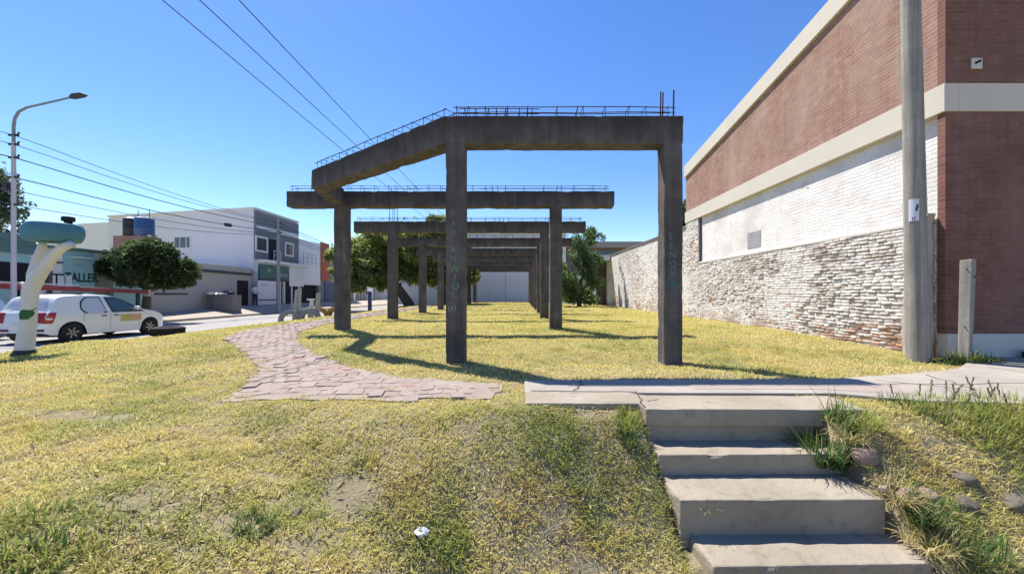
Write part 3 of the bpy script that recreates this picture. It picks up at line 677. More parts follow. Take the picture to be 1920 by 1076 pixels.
# ------------------------------------------------------------------ houses across the street
GX = (1, 0, 0)
ws = thing('workshop', (-24, 17, .3), 'low teal workshop with painted signs behind the white car', 'workshop')
XS = -21.5
pxy = lambda px, X=XS: X * F / (px - 977)
b = MB(); b.box(-32, XS - .02, 13.3, 19.55, .1, 3.62); b.build('wall', M['white'], ws)
b = MB(); b.box(XS - .02, XS + .06, pxy(118), pxy(175), .2, 3.58); pan = b.build('sign_panel', M['teal'], ws)
letters('TALLER', M['ink'], pan, (XS + .064, pxy(119.5), 2.12), (0, 1, 0), (0, 0, 1), .60, 'sign_lettering', .66, .003, 1.02, .03)
letters('SERVICIO', M['greyink'], pan, (XS + .064, pxy(135), 2.84), (0, 1, 0), (0, 0, 1), .16, 'sign_lettering', .8, .003)
letters('DE', M['ink'], pan, (XS + .064, pxy(137), 1.75), (0, 1, 0), (0, 0, 1), .28, 'sign_lettering', .8, .003)
b = MB(); b.box(XS - .02, XS + .03, pxy(175), pxy(211), .2, 3.2); b.build('shutter', simple('grey_green_shutter', (.19, .22, .19), .7), ws)
b = MB(); b.box(XS - .3, XS + .05, pxy(211), pxy(266), .2, 2.55); pan2 = b.build('lower_sign_panel', M['teal'], ws)
letters('MECÁNICA', M['ink'], pan2, (XS + .054, pxy(216.5), 2.17), (0, 1, 0), (0, 0, 1), .27, 'sign_lettering', .72, .003, 1.0, .02)
letters('AUTOMOTRIZ', M['ink'], pan2, (XS + .054, pxy(216.5), 1.92), (0, 1, 0), (0, 0, 1), .22, 'sign_lettering', .72, .003, 1.0, .02)
b = MB(); b.box(XS - 6, XS - .35, 19.55, 21.7, .2, 3.6); b.build('side_wall', M['beige'], ws)
b = MB(); b.box(XS + .0, XS + .08, pxy(83), pxy(117), 1.75, 2.45); wf = b.build('window', M['dark'], ws); b = MB(); 
for k in range(3): y = pxy(88) + k * .32; b.box(XS + .08, XS + .09, y, y + .24, 1.83, 2.38)
b.build('pane', M['white'], wf)
b = MB(); b.box(XS, XS + .05, pxy(100), pxy(116), 2.95, 3.02); b.build('vent_slot', M['dark'], ws)
b = MB(); b.box(XS - .05, XS + .25, 13.3, 19.6, 3.62, 3.72); b.build('roof', M['dteal'], ws)
b = MB(); b.box(XS, XS + .3, pxy(130), pxy(162), 3.25, 3.31); b.build('tube_lamp', M['white'], ws)
gs = thing('teal_shop', (-24, 12, .3), 'teal shop with dark openings at the left edge, behind the street lamp', 'shop')
b = MB(); b.box(-32, XS + .1, 4, 16.3, .1, 3.25); b.build('wall', M['teal'], gs); b = MB(); b.box(-30, XS + .2, 4, 16.4, 3.25, 4.05); b.build('roof', M['dteal'], gs)
b = MB(); b.box(XS + .1, XS + .14, 14.6, pxy(22), 1.95, 2.85); b.box(XS + .1, XS + .14, pxy(27), pxy(50), .6, 2.85); b.build('opening', M['dark'], gs)
# white house with a long blind side wall and a grey front
wh = thing('white_house', (-24, 32, .6), 'tall white house with grey clad upper front and green sign', 'house')
A = Vector((-22.2, 31)); dv = Vector((-18.8, 4)).normalized()
def pt(s_, off=0): p = A + dv * s_; return (p.x, p.y)
b = MB(); p0 = pt(0); p1 = pt(16.1); b.prism([p0, p1, (p1[0] + 1.3, p1[1] + 6), (-22.2, 37.1)], 3.4, 8.6); b.build('upper_wall', M['whitewall'], wh)
b = MB(); p2 = pt(25); b.prism([p1, p2, (p2[0], p2[1] + 6), (p1[0] + 1.2, p1[1] + 6)], .2, 8.15); b.build('rear_wing', M['white'], wh)
b = MB(); b.prism([(p0[0] + .12, p0[1] - .12), (p1[0] - .05, p1[1] - .12), (p1[0] + 1.3, p1[1] + 6), (-22.05, 37.2)], 8.6, 8.74); b.build('coping', M['white'], wh)
b = MB(); pa = pt(6.6); pb = pt(8.4)
b.prism([(pa[0], pa[1] - .04), (pb[0], pb[1] - .04), (pb[0], pb[1] + .02), (pa[0], pa[1] + .02)], 5.5, 6.55); sw_ = b.build('window', M['white'], wh)
for a_, e_ in ((6.68, 7.0), (7.1, 7.7), (7.78, 8.32)):
    b = MB(); q0 = pt(a_); q1 = pt(e_); b.prism([(q0[0], q0[1] - .05), (q1[0], q1[1] - .05), (q1[0], q1[1] - .03), (q0[0], q0[1] - .03)], 5.57, 6.48); b.build('pane', M['glass'], sw_)
XG = -22.0
yg = lambda px: XG * F / (px - 977)
b = MB(); b.box(XG - .19, XG, 31.0, 36.95, 4.45, 8.45); gf = b.build('grey_cladding', M['grey'], wh)
b = MB(); b.hexa([(XG, 31.05, 7.05), (XG + .03, 31.05, 7.05), (XG + .03, 36.9, 6.95), (XG, 36.9, 6.95)], [(XG, 31.05, 7.25), (XG + .03, 31.05, 7.25), (XG + .03, 36.9, 7.4), (XG, 36.9, 7.4)]); b.build('pale_stripe', M['whitewall'], gf)
def win(b0, y0, y1, z0, z1, par, X=XG, t=.14):
    b = MB(); b.box(X, X + .05, y0, y0 + t, z0, z1); b.box(X, X + .05, y1 - t, y1, z0, z1); b.box(X, X + .05, y0 + t, y1 - t, z0, z0 + t); b.box(X, X + .05, y0 + t, y1 - t, z1 - t, z1); w_ = b.build('window', M['white'], par)
    b = MB(); b.box(X, X + .02, y0 + t, y1 - t, z0 + t, z1 - t); b.build('pane', M['glass'], w_)
win(0, yg(478.5), yg(501.5), 5.08, 6.4, wh); win(0, yg(534), yg(550), 5.1, 6.4, wh)
b = MB(); b.box(XG, XG + .03, yg(504), yg(520.5), 4.5, 6.35); b.build('balcony_door', M['dark'], wh)
b = MB()
for y in (yg(506.5), yg(512), yg(519)): b.tube([(XG + .35, y, 4.5), (XG + .35, y, 5.35)], .025, 6)
b.tube([(XG + .35, yg(506.5), 5.35), (XG + .35, yg(520), 5.35)], .03, 6); b.tube([(XG + .35, yg(506.5), 4.95), (XG + .35, yg(520), 4.95)], .02, 6); b.build('balcony_rail', M['metalwhite'], wh)
b = MB(); b.box(XG - .2, XG + .5, 31.3, 38.4, 4.2, 4.449); b.build('balcony_slab', M['white'], wh)
b = MB()
for k in range(4): b.tube([(XG + .45, 37 + k * .75, 4.45), (XG + .45, 37 + k * .75, 5.6)], .025, 6)
for z in (5.6, 5.2, 4.8): b.tube([(XG + .45, 37, z), (XG + .45, 39.25, z)], .022, 6)
b.build('side_balcony_rail', M['lampgrey'], wh)
b = MB(); b.box(XG - 6, XG - .02, 31.3, 37, .3, 4.199); b.build('ground_floor', M['white'], wh)
b = MB(); b.box(XG - .02, XG + .15, 31.25, 35.4, 2.85, 4.05); sg = b.build('shop_sign', M['green'], wh, bevel=.02)
letters('A', M['paleink'], sg, (XG + .154, 32.2, 3.45), (0, 1, 0), (0, 0, 1), .5, 'sign_lettering', 1, .003)
letters('ALMACÉN', M['paleink'], sg, (XG + .154, 33.6, 3.12), (0, 1, 0), (0, 0, 1), .36, 'sign_lettering', .8, .003)
b = MB(); b.box(XG - .02, XG + .12, 31.25, 35.6, 2.68, 2.849); b.build('dark_beam', M['dgrey'], wh)  # dark grey strip below the shop sign
b = MB(); b.box(XG + .0, XG + .12, 31.05, 33.3, .6, 2.67); wp = b.build('white_shutter', M['whitewall'], wh)
letters('SANTO', M['greyink'], wp, (XG + .124, 31.35, 2.2), (0, 1, 0), (0, 0, 1), .32, 'sign_lettering', .9, .003)
b = MB(); b.box(XG + .12, XG + .13, 31.05, 33.3, .98, 1.08); b.build('dark_line', M['dgrey'], wp)
b = MB(); b.box(XG - .02, XG + .02, 33.7, 36.8, .5, 2.67); b.build('shopfront', M['dark'], wh)
for y in (33.75, 34.35): MB().box(XG + .02, XG + .2, y, y + .16, .5, 2.67).build('door_post', M['white'], wh)
b = MB(); b.box(-22.05, -21.95, 30.72, 30.98, 1.5, 2.1); b.build('meter_box', M['lampgrey'], wh)
# single storey beige wall block
bg_ = thing('beige_garage', (-24, 26, .5), 'low beige garage block with a dark cornice in front of the white house', 'garage')
b = MB(); b.prism([(-21.5, 21.72), (-22.2, 30.7), (-32, 31.5), (-32, 21.72)], .1, 3.05); b.build('wall', M['beige'], bg_)
b = MB(); b.prism([(-21.38, 21.65), (-22.1, 30.72), (-22.4, 30.72), (-21.9, 21.65)], 3.05, 3.22); b.build('cornice', M['dgrey'], bg_)
b = MB(); b.prism([(-21.46, 21.70), (-22.18, 30.72), (-31.9, 31.5), (-31.9, 21.70)], 3.221, 3.62); b.build('parapet', M['beige'], bg_)
b = MB(); b.prism([(-21.47, 21.9), (-21.66, 24.3), (-21.7, 24.3), (-21.5, 21.9)], 1.48, 1.58); b.build('rail', M['dgrey'], bg_)
fx = lambda y: -21.5 - .7 * (y - 21.72) / 8.98
b = MB(); y0, y1 = 29.0, 30.3; b.prism([(fx(y0) + .03, y0), (fx(y1) + .03, y1), (fx(y1) - .05, y1), (fx(y0) - .05, y0)], .5, 2.6); b.build('doorway', M['dark'], bg_)
b = MB(); y0, y1 = 27.4, 28.1; b.prism([(fx(y0) + .35, y0), (fx(y1) + .35, y1), (fx(y1) + .04, y1), (fx(y0) + .04, y0)], .5, 1.75); o = b.build('dark_bin', M['blue'], bevel=.03); tag(o, 'dark bin standing against the beige garage wall beside the doorway', 'bin')
b = MB(); b.box(-24.75, -22.85, 22.65, 23.75, 3.55, 5.06); o = b.build('tank_plinth', M['redbox']); tag(o, 'brick plinth on the roof under the water tanks', 'plinth')
def tank(x, y, m, lab, r=.47):
    r_ = thing('water_tank', (x, y, 5.06), lab, 'water tank', 'water tanks on the roof')
    b = MB(); b.lathe([(0, 0), (r * .94, 0), (r, .05), (r, .42), (r * 1.02, .44), (r * 1.02, .5), (r, .52), (r, 1.05), (r * .96, 1.12), (0, 1.13)], (x, y, 5.06), n=28); b.build('tank_body', m, r_, smooth=True)
    b = MB(); b.lathe([(r * .9, 1.121), (r * .5, 1.24), (.2, 1.27), (.2, 1.33), (0, 1.34)], (x, y, 5.06), n=24); b.build('lid', M['white'], r_, smooth=True)
    b = MB(); b.tube([(x + .3, y, 6.2), (x + .3, y, 6.75)], .02, 6); b.build('breather_pipe', M['dgrey'], r_)
tank(-23.3, 23.1, M['tankblue'], 'blue water tank with a white lid on the roof plinth'); tank(-24.2, 23.3, M['tankblack'], 'black water tank beside the blue one')
# houses further along
h2 = thing('white_balcony_house', (-24, 39, .6), 'white two storey house with a dark garage, right of the grey clad front', 'house')
b = MB(); b.box(-31, -22.3, 37.3, 41.5, 2.5, 7.1); b.build('wall', M['white'], h2); b = MB(); b.box(-31, -22.6, 37.3, 41.5, .3, 2.5); b.build('garage', M['dark'], h2)
b = MB(); b.box(-22.6, -22.3, 37.3, 37.7, .3, 2.49); b.box(-22.6, -22.3, 41.0, 41.4, .3, 2.49); b.build('garage_jamb', M['grey'], h2)
h3 = thing('orange_edged_house', (-24, 45, .6), 'blue grey house with an orange red pilaster and a blue shutter', 'house')
b = MB(); b.box(-31, -22.35, 41.5, 49.5, .3, 6.2); b.build('wall', M['grey'], h3); b = MB(); b.box(-22.35, -22.2, 41.5, 43.2, 3.1, 7.3); b.build('pilaster', M['orange'], h3)
b = MB(); b.box(-22.35, -22.28, 42.4, 45.2, .4, 2.9); b.build('roller_shutter', M['blue'], h3); b = MB(); b.box(-22.35, -22.30, 44.5, 45.5, 4.0, 5.4); b.build('window', M['dark'], h3)
h4 = thing('barred_front_house', (-24, 55, .6), 'low teal house with a barred front beyond the blue shutter', 'house')
b = MB(); b.box(-31, -23.5, 49.5, 62, .3, 5.4); b.build('wall', M['dteal'], h4); b = MB(); b.box(-23.5, -23.3, 50, 61, .4, 3.0); b.build('porch', M['dark'], h4)
b = MB()
for k in range(24): b.tube([(-22.3, 50 + k * .5, .5), (-22.3, 50 + k * .5, 2.5)], .05, 5)
b.tube([(-22.3, 50, 2.5), (-22.3, 61.6, 2.5)], .06, 5); b.box(-22.4, -22.2, 49.6, 50, .4, 3); b.box(-22.4, -22.2, 54.2, 55.8, .4, 2.7); b.build('railing', M['white'], h4)
h5 = thing('far_white_wall_house', (-22, 70, .6), 'far white walled house glimpsed under the big tree', 'house')
b = MB(); b.box(-30, -22.3, 62.2, 95, .3, 3.2); b.build('wall', M['whitewall'], h5); b = MB(); b.box(-30.2, -22.1, 62, 95, 3.2, 3.7); b.build('roof', M['dgrey'], h5)

# planter walls and clutter on the far pavement
pl_ = thing('planter_wall', (-20.9, 25.6, .3), 'low grey masonry wall with clutter on top beside the driveway ramp', 'wall')
b = MB(); b.box(-21.05, -19.7, 25.5, 26.3, .05, 1.47); b.build('front_block', simple('grey_masonry', (.20, .18, .18), .9, .1, 0, .2, 4, .01), pl_); b = MB(); b.box(-22.1, -21.05, 25.9, 26.2, .1, 1.5); b.build('side_block', simple('grey_masonry_side', (.25, .25, .24), .9, .1, 0, .2, 4, .01), pl_)
o = MB().lathe([(0, 0), (.18, 0), (.30, .16), (.34, .17), (.28, .05), (0, .04)], (-21.3, 25.7, 1.475), n=20).build('white_basin', M['litter'], smooth=True); tag(o, 'white basin lying on the low grey wall', 'basin')
b = MB(); b.lathe([(0, 0), (.19, .03), (.21, .16), (.13, .28), (.05, .32), (.07, .38), (0, .37)], (-20.0, 25.8, 1.47), n=14); o = b.build('black_bag', M['black'], smooth=True); tag(o, 'black rubbish bag on the right end of the low grey wall', 'bag')
b = MB(); q = random.Random(2)
for k in range(7): b.obox((-20.75 + q.uniform(-.25, .25), 25.75 + q.uniform(-.1, .1), 1.50 + q.uniform(0, .06)), (.3, .22, .05), (q.uniform(-.5, .5), q.uniform(-.5, .5), q.uniform(0, 3)))
o = b.build('paper_rubbish', M['litter']); tag(o, 'heap of pale paper rubbish on the low grey wall', 'rubbish', None, 'stuff')

# red beam on posts in front of the workshop
rb = thing('red_beam_rail', (-19.6, 17, .15), 'long red painted beam on dark posts behind the white car', 'rail')
b = MB(); b.hexa([(-19.7, 12.6, 1.76), (-19.45, 12.6, 1.76), (-19.45, 19.5, 1.54), (-19.7, 19.5, 1.54)], [(-19.7, 12.6, 1.98), (-19.45, 12.6, 1.98), (-19.45, 19.5, 1.72), (-19.7, 19.5, 1.72)]); b.build('beam', M['redsteel'], rb, bevel=.03)
b = MB(); b.hexa([(-19.66, 12.6, 1.98), (-19.5, 12.6, 1.98), (-19.5, 16.5, 1.875), (-19.66, 16.5, 1.875)], [(-19.66, 12.6, 2.03), (-19.5, 12.6, 2.03), (-19.5, 16.5, 1.925), (-19.66, 16.5, 1.925)]); b.build('pale_strip', M['metalwhite'], rb)
b = MB(); b.box(-19.72, -19.43, 19.5, 19.6, 1.40, 1.75); b.build('end_cap', M['plinth'], rb)
for y, h in ((13.6, 1.9), (15.6, 2.5), (17.8, 1.75), (19.2, 1.6)): MB().box(-19.83, -19.72, y, y + .12, .1, h).build('post', M['dgrey'], rb)

# notice panel on posts
npn = thing('notice_panel', (-19.6, 32.5, .2), 'blank white notice panel on two posts in front of the shopfront', 'sign')
b = MB(); b.box(-19.62, -19.55, 31.6, 33.6, 2.2, 3.75); b.build('panel', M['white'], npn)
for y in (32.0, 33.0): MB().tube([(-19.66, y, .1), (-19.66, y, 3.75)], .06, 8).build('post', M['metalwhite'], npn)

# ------------------------------------------------------------------ lamp post, street pole and cables
lx, ly = -19.3, 14.2
lp = thing('street_lamp', (lx, ly, .15), 'tall pale street lamp with a long arm over the road', 'street lamp')
b = MB(); b.tube([(lx, ly, .1), (lx, ly, 3), (lx, ly, 7.3)], [.085, .072, .06], 14); b.build('post', M['lampost'], lp, smooth=True)
b = MB(); pts = [(lx, ly, 7.2), (lx, ly, 7.9), (lx + .05, ly, 8.2), (lx + .2, ly, 8.45), (lx + .5, ly, 8.6), (lx + 2.25, ly, 9.0)]
b.tube(pts, [.05, .048, .045, .043, .04, .034], 10); b.build('arm', M['lampgrey'], lp, smooth=True)
b = MB(); b.tube([(lx + 2.15, ly, 8.98), (lx + 2.3, ly, 9.03), (lx + 2.6, ly, 9.07), (lx + 2.78, ly, 9.06)], [.05, .11, .10, .03], 10); b.build('lamp_head', M['dgrey'], lp, smooth=True)
b = MB(); b.box(lx - .32, lx - .14, ly - .1, ly + .1, 5.4, 5.75); b.build('junction_box', M['black'], lp)
b = MB()
for z in (7.55, 7.2, 6.7, 5.95, 4.9): b.obox((lx, ly, z), (.34, .08, .07)); b.tube([(lx + .16, ly, z + .03), (lx + .22, ly, z + .12)], .03, 6)
b.build('bracket', M['dgrey'], lp)
sx_, sy_ = -18.95, 29.15
sp = thing('street_pole', (sx_, sy_, .15), 'slim grey utility pole standing before the green shop sign', 'utility pole')
b = MB(); b.tube([(sx_, sy_, 0), (sx_, sy_, 7.4)], [.15, .1], 12); b.build('shaft', M['lampgrey'], sp, smooth=True); b = MB()
for z in (7.1, 6.75, 6.3): MB().obox((sx_, sy_, z), (.5, .09, .08)).build('crossarm', M['dgrey'], sp)
def cable(name, p0, p1, sag, r, lab, group, n=24):
    p0 = Vector(p0); p1 = Vector(p1); b = MB()
    b.tube([p0.lerp(p1, i / n) - Vector((0, 0, sag * 4 * (i / n) * (1 - i / n))) for i in range(n + 1)], r, 5)
    o = b.build(name, M['wire']); return tag(o, lab, 'cable', group)
hs = [(7.55, 7.1, 'topmost'), (7.2, 7.05, 'second from top'), (6.7, 6.85, 'third from top'), (5.95, 6.45, 'fourth from top'), (5.45, 6.25, 'fifth from top'), (4.9, 6.15, 'lowest')]
for k, (z0, z1, w) in enumerate(hs):
    r_ = .022 if k in (2, 3) else .014
    b = MB(); pts = []
    for seg, (pa, pb) in enumerate((((lx, -10, z0 + .5), (lx, ly, z0)), ((lx + .1, ly, z0), (sx_, sy_, z1)), ((sx_, sy_, z1), (sx_ - .3, 60, z1 - .9)))):
        pa, pb = Vector(pa), Vector(pb); sag = (.5, .32, .6)[seg]
        for i in range(0 if seg == 0 else 1, 17): pts.append(pa.lerp(pb, i / 16) - Vector((0, 0, sag * 4 * (i / 16) * (1 - i / 16))))
    b.tube(pts, r_, 5); o = b.build('overhead_cable', M['wire']); tag(o, f'{w} of the cables strung between the street lamp and the slim pole', 'cable', 'cables along the street')
b = MB(); b.obox((-19.0, 24.2, 6.0), (.22, .4, .2)); o = b.build('cable_box', M['black'], bevel=.02); tag(o, 'small black splice box hanging on the cable before the white house', 'cable box')
for x, w in ((-8.2, 'left'), (-7.35, 'middle'), (-6.45, 'right')):
    cable('overhead_wire', (x, -8, EYE + 7.0), (x, 62, EYE + 6.6), .25, .013, f'{w} one of three wires crossing the open sky toward the frames', 'wires crossing the sky', 40)

# ------------------------------------------------------------------ cars
def make_car(loc, rot, paint, lab, van=True):
    root = thing('parked_car', (0, 0, 0), lab, 'car', 'cars parked on the street')
    L = 3.8
    sN = np.unique(np.concatenate([np.linspace(0, .5, 26), np.linspace(.5, 3.4, 60), np.linspace(3.4, L, 22)]))
    def ztop_(s):
        k = np.array([(0, .66), (.02, .82), (.05, .93), (.10, .99), (.15, 1.05), (.26, 1.30), (.33, 1.41), (.45, 1.475), (.8, 1.51), (1.4, 1.52), (1.85, 1.49), (2.1, 1.42), (2.75, 1.05), (2.9, .995), (3.3, .91), (3.58, .80), (3.72, .68), (3.8, .55)])
        return np.interp(s, k[:, 0], k[:, 1])
    zt = ztop_(sN); kz = np.array([1, 2, 1]) / 4
    zs_ = zt.copy(); zs_[1:-1] = .25 * zt[:-2] + .5 * zt[1:-1] + .25 * zt[2:]
    axr, axf, wr, ar = .64, 3.08, .30, .36
    def zbot(s):
        zb = np.interp(s, [0, .12, .3, 3.5, 3.68, 3.8], [.34, .27, .24, .2, .24, .32])
        for ax in (axr, axf):
            d = np.abs(s - ax); zb = np.where(d < ar, np.maximum(zb, wr + np.sqrt(np.maximum(ar * ar - d * d, 0))), zb)
        return zb
    zb = zbot(sN)
    def w_(s): return .845 * np.interp(s, [0, .03, .08, .2, .5, 1, 2.9, 3.3, 3.6, 3.75, 3.8], [.78, .86, .91, .955, .985, 1, 1, .975, .90, .80, .70])
    def xh(s, z): return w_(s) * (1 - .035 * np.maximum(0, (.55 - z) / .35) ** 2 - .02 * np.maximum(0, (z - .7) / .3) ** 2 * (z < .9)) - np.maximum(0, z - .90) * .30 - .012 * np.clip((z - .88) / .04, 0, 1)
    ztf = lambda s: np.interp(s, sN, zs_)
    nv, nu = 12, 7
    V = []; rows = []
    for s, a, e in zip(sN, zb, zs_):
        r_ = []; edge = e - min(.05, (e - a) * .2)
        zz_ = np.linspace(a, edge, nv)
        for z in zz_: V.append((float(xh(s, z)), s, z)); r_.append(len(V) - 1)
        xe = float(xh(s, edge))
        for k in range(1, nu * 2):
            u = math.cos(math.pi * k / (nu * 2)); V.append((xe * u, s, edge + (e - edge) * (1 - abs(u) ** 3.5))); r_.append(len(V) - 1)
        for z in zz_[::-1]: V.append((-float(xh(s, z)), s, z)); r_.append(len(V) - 1)
        rows.append(r_)
    b = MB(); m = len(rows[0])
    fs = [(rows[i][j], rows[i][j + 1], rows[i + 1][j + 1], rows[i + 1][j]) for i in range(len(rows) - 1) for j in range(m - 1)] + [tuple(rows[0]), tuple(rows[-1][::-1])]
    b.add(V, fs); b.build('body', paint, root, smooth=True)
    b = MB(); b.box(-.72, .72, .25, 3.6, .2, .62); b.build('underbody', M['black'], root)
    for ax in (axr, axf):
        b = MB(); b.box(-.76, .76, ax - .33, ax + .33, .3, .66); b.build('wheel_arch', M['black'], root)
    def side_patch(name, mat, f0, f1, z0, z1, off, sgn, par=None, n=10):
        vs = []; b = MB()
        for j in range(n + 1):
            z = z0 + (z1 - z0) * j / n; s0, s1 = f0(j / n), f1(j / n)
            for i in range(n + 1):
                s = s0 + (s1 - s0) * i / n; zz = min(z, float(ztf(s)) - .055); vs.append((sgn * (float(xh(s, zz)) + off), s, zz))
        b.add(vs, [(j * (n + 1) + i, j * (n + 1) + i + 1, (j + 1) * (n + 1) + i + 1, (j + 1) * (n + 1) + i) for j in range(n) for i in range(n)])
        return b.build(name, mat, par or root, smooth=True)
    rg = M['paleglass'] if van else M['carglass']
    rnd = lambda v, k: k * (abs(2 * v - 1) ** 3)
    for sgn in (-1, 1):
        o1 = side_patch('rear_side_window', M['black'], lambda v: .83 + rnd(v, .16) + .10 * v, lambda v: 1.62 - .12 * v, .885, 1.415, .004, sgn)
        side_patch('pane', rg, lambda v: .87 + rnd(v, .15) + .10 * v, lambda v: 1.59 - .12 * v, .92, 1.385, .008, sgn, o1)
        o2 = side_patch('front_side_window', M['black'], lambda v: 1.76 - .14 * v, lambda v: 2.86 - .76 * v, .885, 1.415, .004, sgn)
        side_patch('pane', M['carglass'], lambda v: 1.80 - .14 * v, lambda v: 2.70 - .66 * v, .92, 1.385, .008, sgn, o2)
        for s in (1.42, 1.80):
            side_patch('door_handle', M['black'], lambda v: s, lambda v: s + .16, .77, .805, .02, sgn)
        for s in (.93, 1.70, 2.66): side_patch('door_gap', M['dgrey'], lambda v: s, lambda v: s + .008, .3 if s > 1 else .62, .95, .003, sgn)
        side_patch('tail_light', M['lampred'], lambda v: .005 + .02 * v, lambda v: .15 + .10 * v, .62, .95, .014, sgn)
        side_patch('clear_lens', M['lampclear'], lambda v: .03, lambda v: .15, .73, .79, .018, sgn)
        if van and sgn > 0:
            o3 = side_patch('door_sticker', M['decal'], lambda v: 2.02, lambda v: 2.38, .56, .80, .006, sgn); side_patch('sticker_end', M['decal2'], lambda v: 2.39, lambda v: 2.74, .56, .80, .006, sgn, o3)
        b = MB(); b.obox((sgn * .93, 2.5, 1.02), (.16, .1, .13), (0, 0, 0)); b.build('wing_mirror', paint, root, bevel=.03)
        b = MB(); b.obox((sgn * .52, .0, .42), (.40, .03, .075)); b.build('reflector', M['reflector'], root, bevel=.01)
        b = MB(); b.obox((sgn * .60, .045, .79), (.24, .13, .33), (rad(-14), 0, 0)); b.build('rear_light', M['lampred'], root, bevel=.03)
    # rear window on the tailgate
    b = MB(); vs = []; n = 10
    for j in range(n + 1):
        s = .155 + .155 * j / n
        for i in range(n + 1):
            u = (-1 + 2 * i / n) * .78; edge = float(ztf(s)) - .05; xe = float(xh(s, edge)); z = edge + .05 * (1 - abs(u) ** 3.5)
            vs.append((xe * u, s - .012, z + .008))
    b.add(vs, [(j * (n + 1) + i, j * (n + 1) + i + 1, (j + 1) * (n + 1) + i + 1, (j + 1) * (n + 1) + i) for j in range(n) for i in range(n)]); rw = b.build('rear_window', M['paleglass'] if van else M['carglass'], root, smooth=True)
    b = MB(); b.obox((.1, .135, 1.075), (.5, .02, .02), (0, rad(6), 0)); b.build('rear_wiper', M['black'], rw)
    b = MB(); vs = []
    for j in range(n + 1):
        s = 2.14 + .58 * j / n
        for i in range(n + 1):
            u = (-1 + 2 * i / n) * .86; edge = float(ztf(s)) - .05; xe = float(xh(s, edge)); vs.append((xe * u, s, edge + .05 * (1 - abs(u) ** 3.5) + .008))
    b.add(vs, [(j * (n + 1) + i, j * (n + 1) + i + 1, (j + 1) * (n + 1) + i + 1, (j + 1) * (n + 1) + i) for j in range(n) for i in range(n)]); b.build('windscreen', M['carglass'], root, smooth=True)
    if van:
        for s in (1.05, 1.95): b = MB(); b.box(-.62, .62, s, s + .04, 1.50 if s < 1.5 else 1.46, 1.555 if s < 1.5 else 1.52); b.build('roof_bar', M['black'], root)
    b = MB(); b.box(-.26, .26, -.02, .0, .55, .66); b.build('number_plate', M['metalwhite'], root)
    for ax in (axr, axf):
        for sgn in (-1, 1):
            b = MB(); b.lathe([(.17, -.09), (.27, -.095), (.297, -.07), (.30, 0), (.297, .07), (.27, .095), (.19, .09), (.185, .06)], (sgn * .745, ax, .30), (sgn, 0, 0), 32); w = b.build('wheel', M['rubber'], root, smooth=True)
            b = MB(); b.lathe([(.0, .055), (.05, .06), (.06, .045), (.16, .05), (.187, .085), (.195, .08)], (sgn * .745, ax, .30), (sgn, 0, 0), 24)
            b.build('rim', M['black'], w, smooth=True)
            b = MB()
            for k in range(6): an = k * math.pi / 3 + .2; b.obox((sgn * .815, ax + math.cos(an) * .10, .30 + math.sin(an) * .10), (.02, .14, .035), (an, 0, 0))
            b.build('spoke', M['alloy'], w)
    root.location = loc; root.rotation_euler = (0, 0, rot)
    return root
make_car((-14.92, 11.1, 0), 0, M['carwhite'], 'white hatchback van with covered rear windows and a mustard door sticker')
make_car((-17.95, 12.7, 0), math.pi, M['carsilver'], 'pale silver blue car cut by the left edge, parked behind the white hatchback', False)

# ------------------------------------------------------------------ tyres, sculpture and posts on the lawn edge
def tyre_profile(R_, r_in, w):
    h = w / 2; return [(r_in + .02, -h * .8), (r_in, -h * .55), (r_in + .02, -h * .9), (r_in + (R_ - r_in) * .55, -h), (R_ - .05, -h * .94), (R_ - .012, -h * .75), (R_, -h * .3), (R_, h * .3), (R_ - .012, h * .75), (R_ - .05, h * .94), (r_in + (R_ - r_in) * .55, h), (r_in + .02, h * .9), (r_in, h * .55), (r_in + .02, h * .8), (r_in + .06, h * .6), (R_ - .06, h * .5), (R_ - .06, -h * .5), (r_in + .06, -h * .6), (r_in + .02, -h * .8)]
def tyre(name, c, axis, R_, rin, w, mat, lab, group=None, tread=True):
    root = thing(name, c, lab, 'tyre', group)
    b = MB(); b.lathe(tyre_profile(R_, rin, w), c, axis, 44); b.build('carcass', mat, root, smooth=True)
    if tread:
        ax = Vector(axis).normalized(); u = ax.orthogonal().normalized() if abs(ax.z) < .99 else Vector((1, 0, 0)); w2 = ax.cross(u); b = MB(); cc = Vector(c)
        for k in range(44):
            an = k * 2 * math.pi / 44; d = u * math.cos(an) + w2 * math.sin(an); tg = ax.cross(d)
            for sg in (-1, 1):
                p = cc + d * (R_ + .004) + ax * sg * w * .2
                q = [p + ax * (sg * -w * .17) + tg * -.018 * 1, p + ax * (sg * w * .17) + tg * (.03), p + ax * (sg * w * .17) + tg * .062, p + ax * (sg * -w * .17) + tg * .02]
                b.hexa([v - d * .02 for v in q], [v + d * .012 for v in q])
        b.build('tread', mat, root)
    return root
tyre('truck_tyre', (-12.2, 12.9, .235), (.05, .0, 1), .44, .26, .31, M['rubber'], 'black truck tyre lying flat at the lawn edge in front of the white hatchback')
gzs = lambda x, y: g1(x, y)
tyre('painted_tyre', (-13.0, 21.0, .05), (.35, -1, .0), .56, .33, .30, M['whitetyre'], 'leftmost worn white tyre half buried by the street', 'half buried tyres along the street')
tyre('painted_tyre', (-12.05, 21.3, .08), (.35, -1, .0), .58, .33, .30, M['whitetyre'], 'worn white tyre half buried, next to the orange ones', 'half buried tyres along the street')
tyre('painted_tyre', (-13.35, 24.6, .02), (.75, -1, .0), .62, .36, .32, M['yellowtyre'], 'left of the two yellow brown tyres half buried by the street', 'half buried tyres along the street')
tyre('painted_tyre', (-12.35, 24.7, .05), (-.4, -1, .0), .62, .36, .32, M['yellowtyre'], 'right of the two yellow brown tyres, beside a frame post', 'half buried tyres along the street')
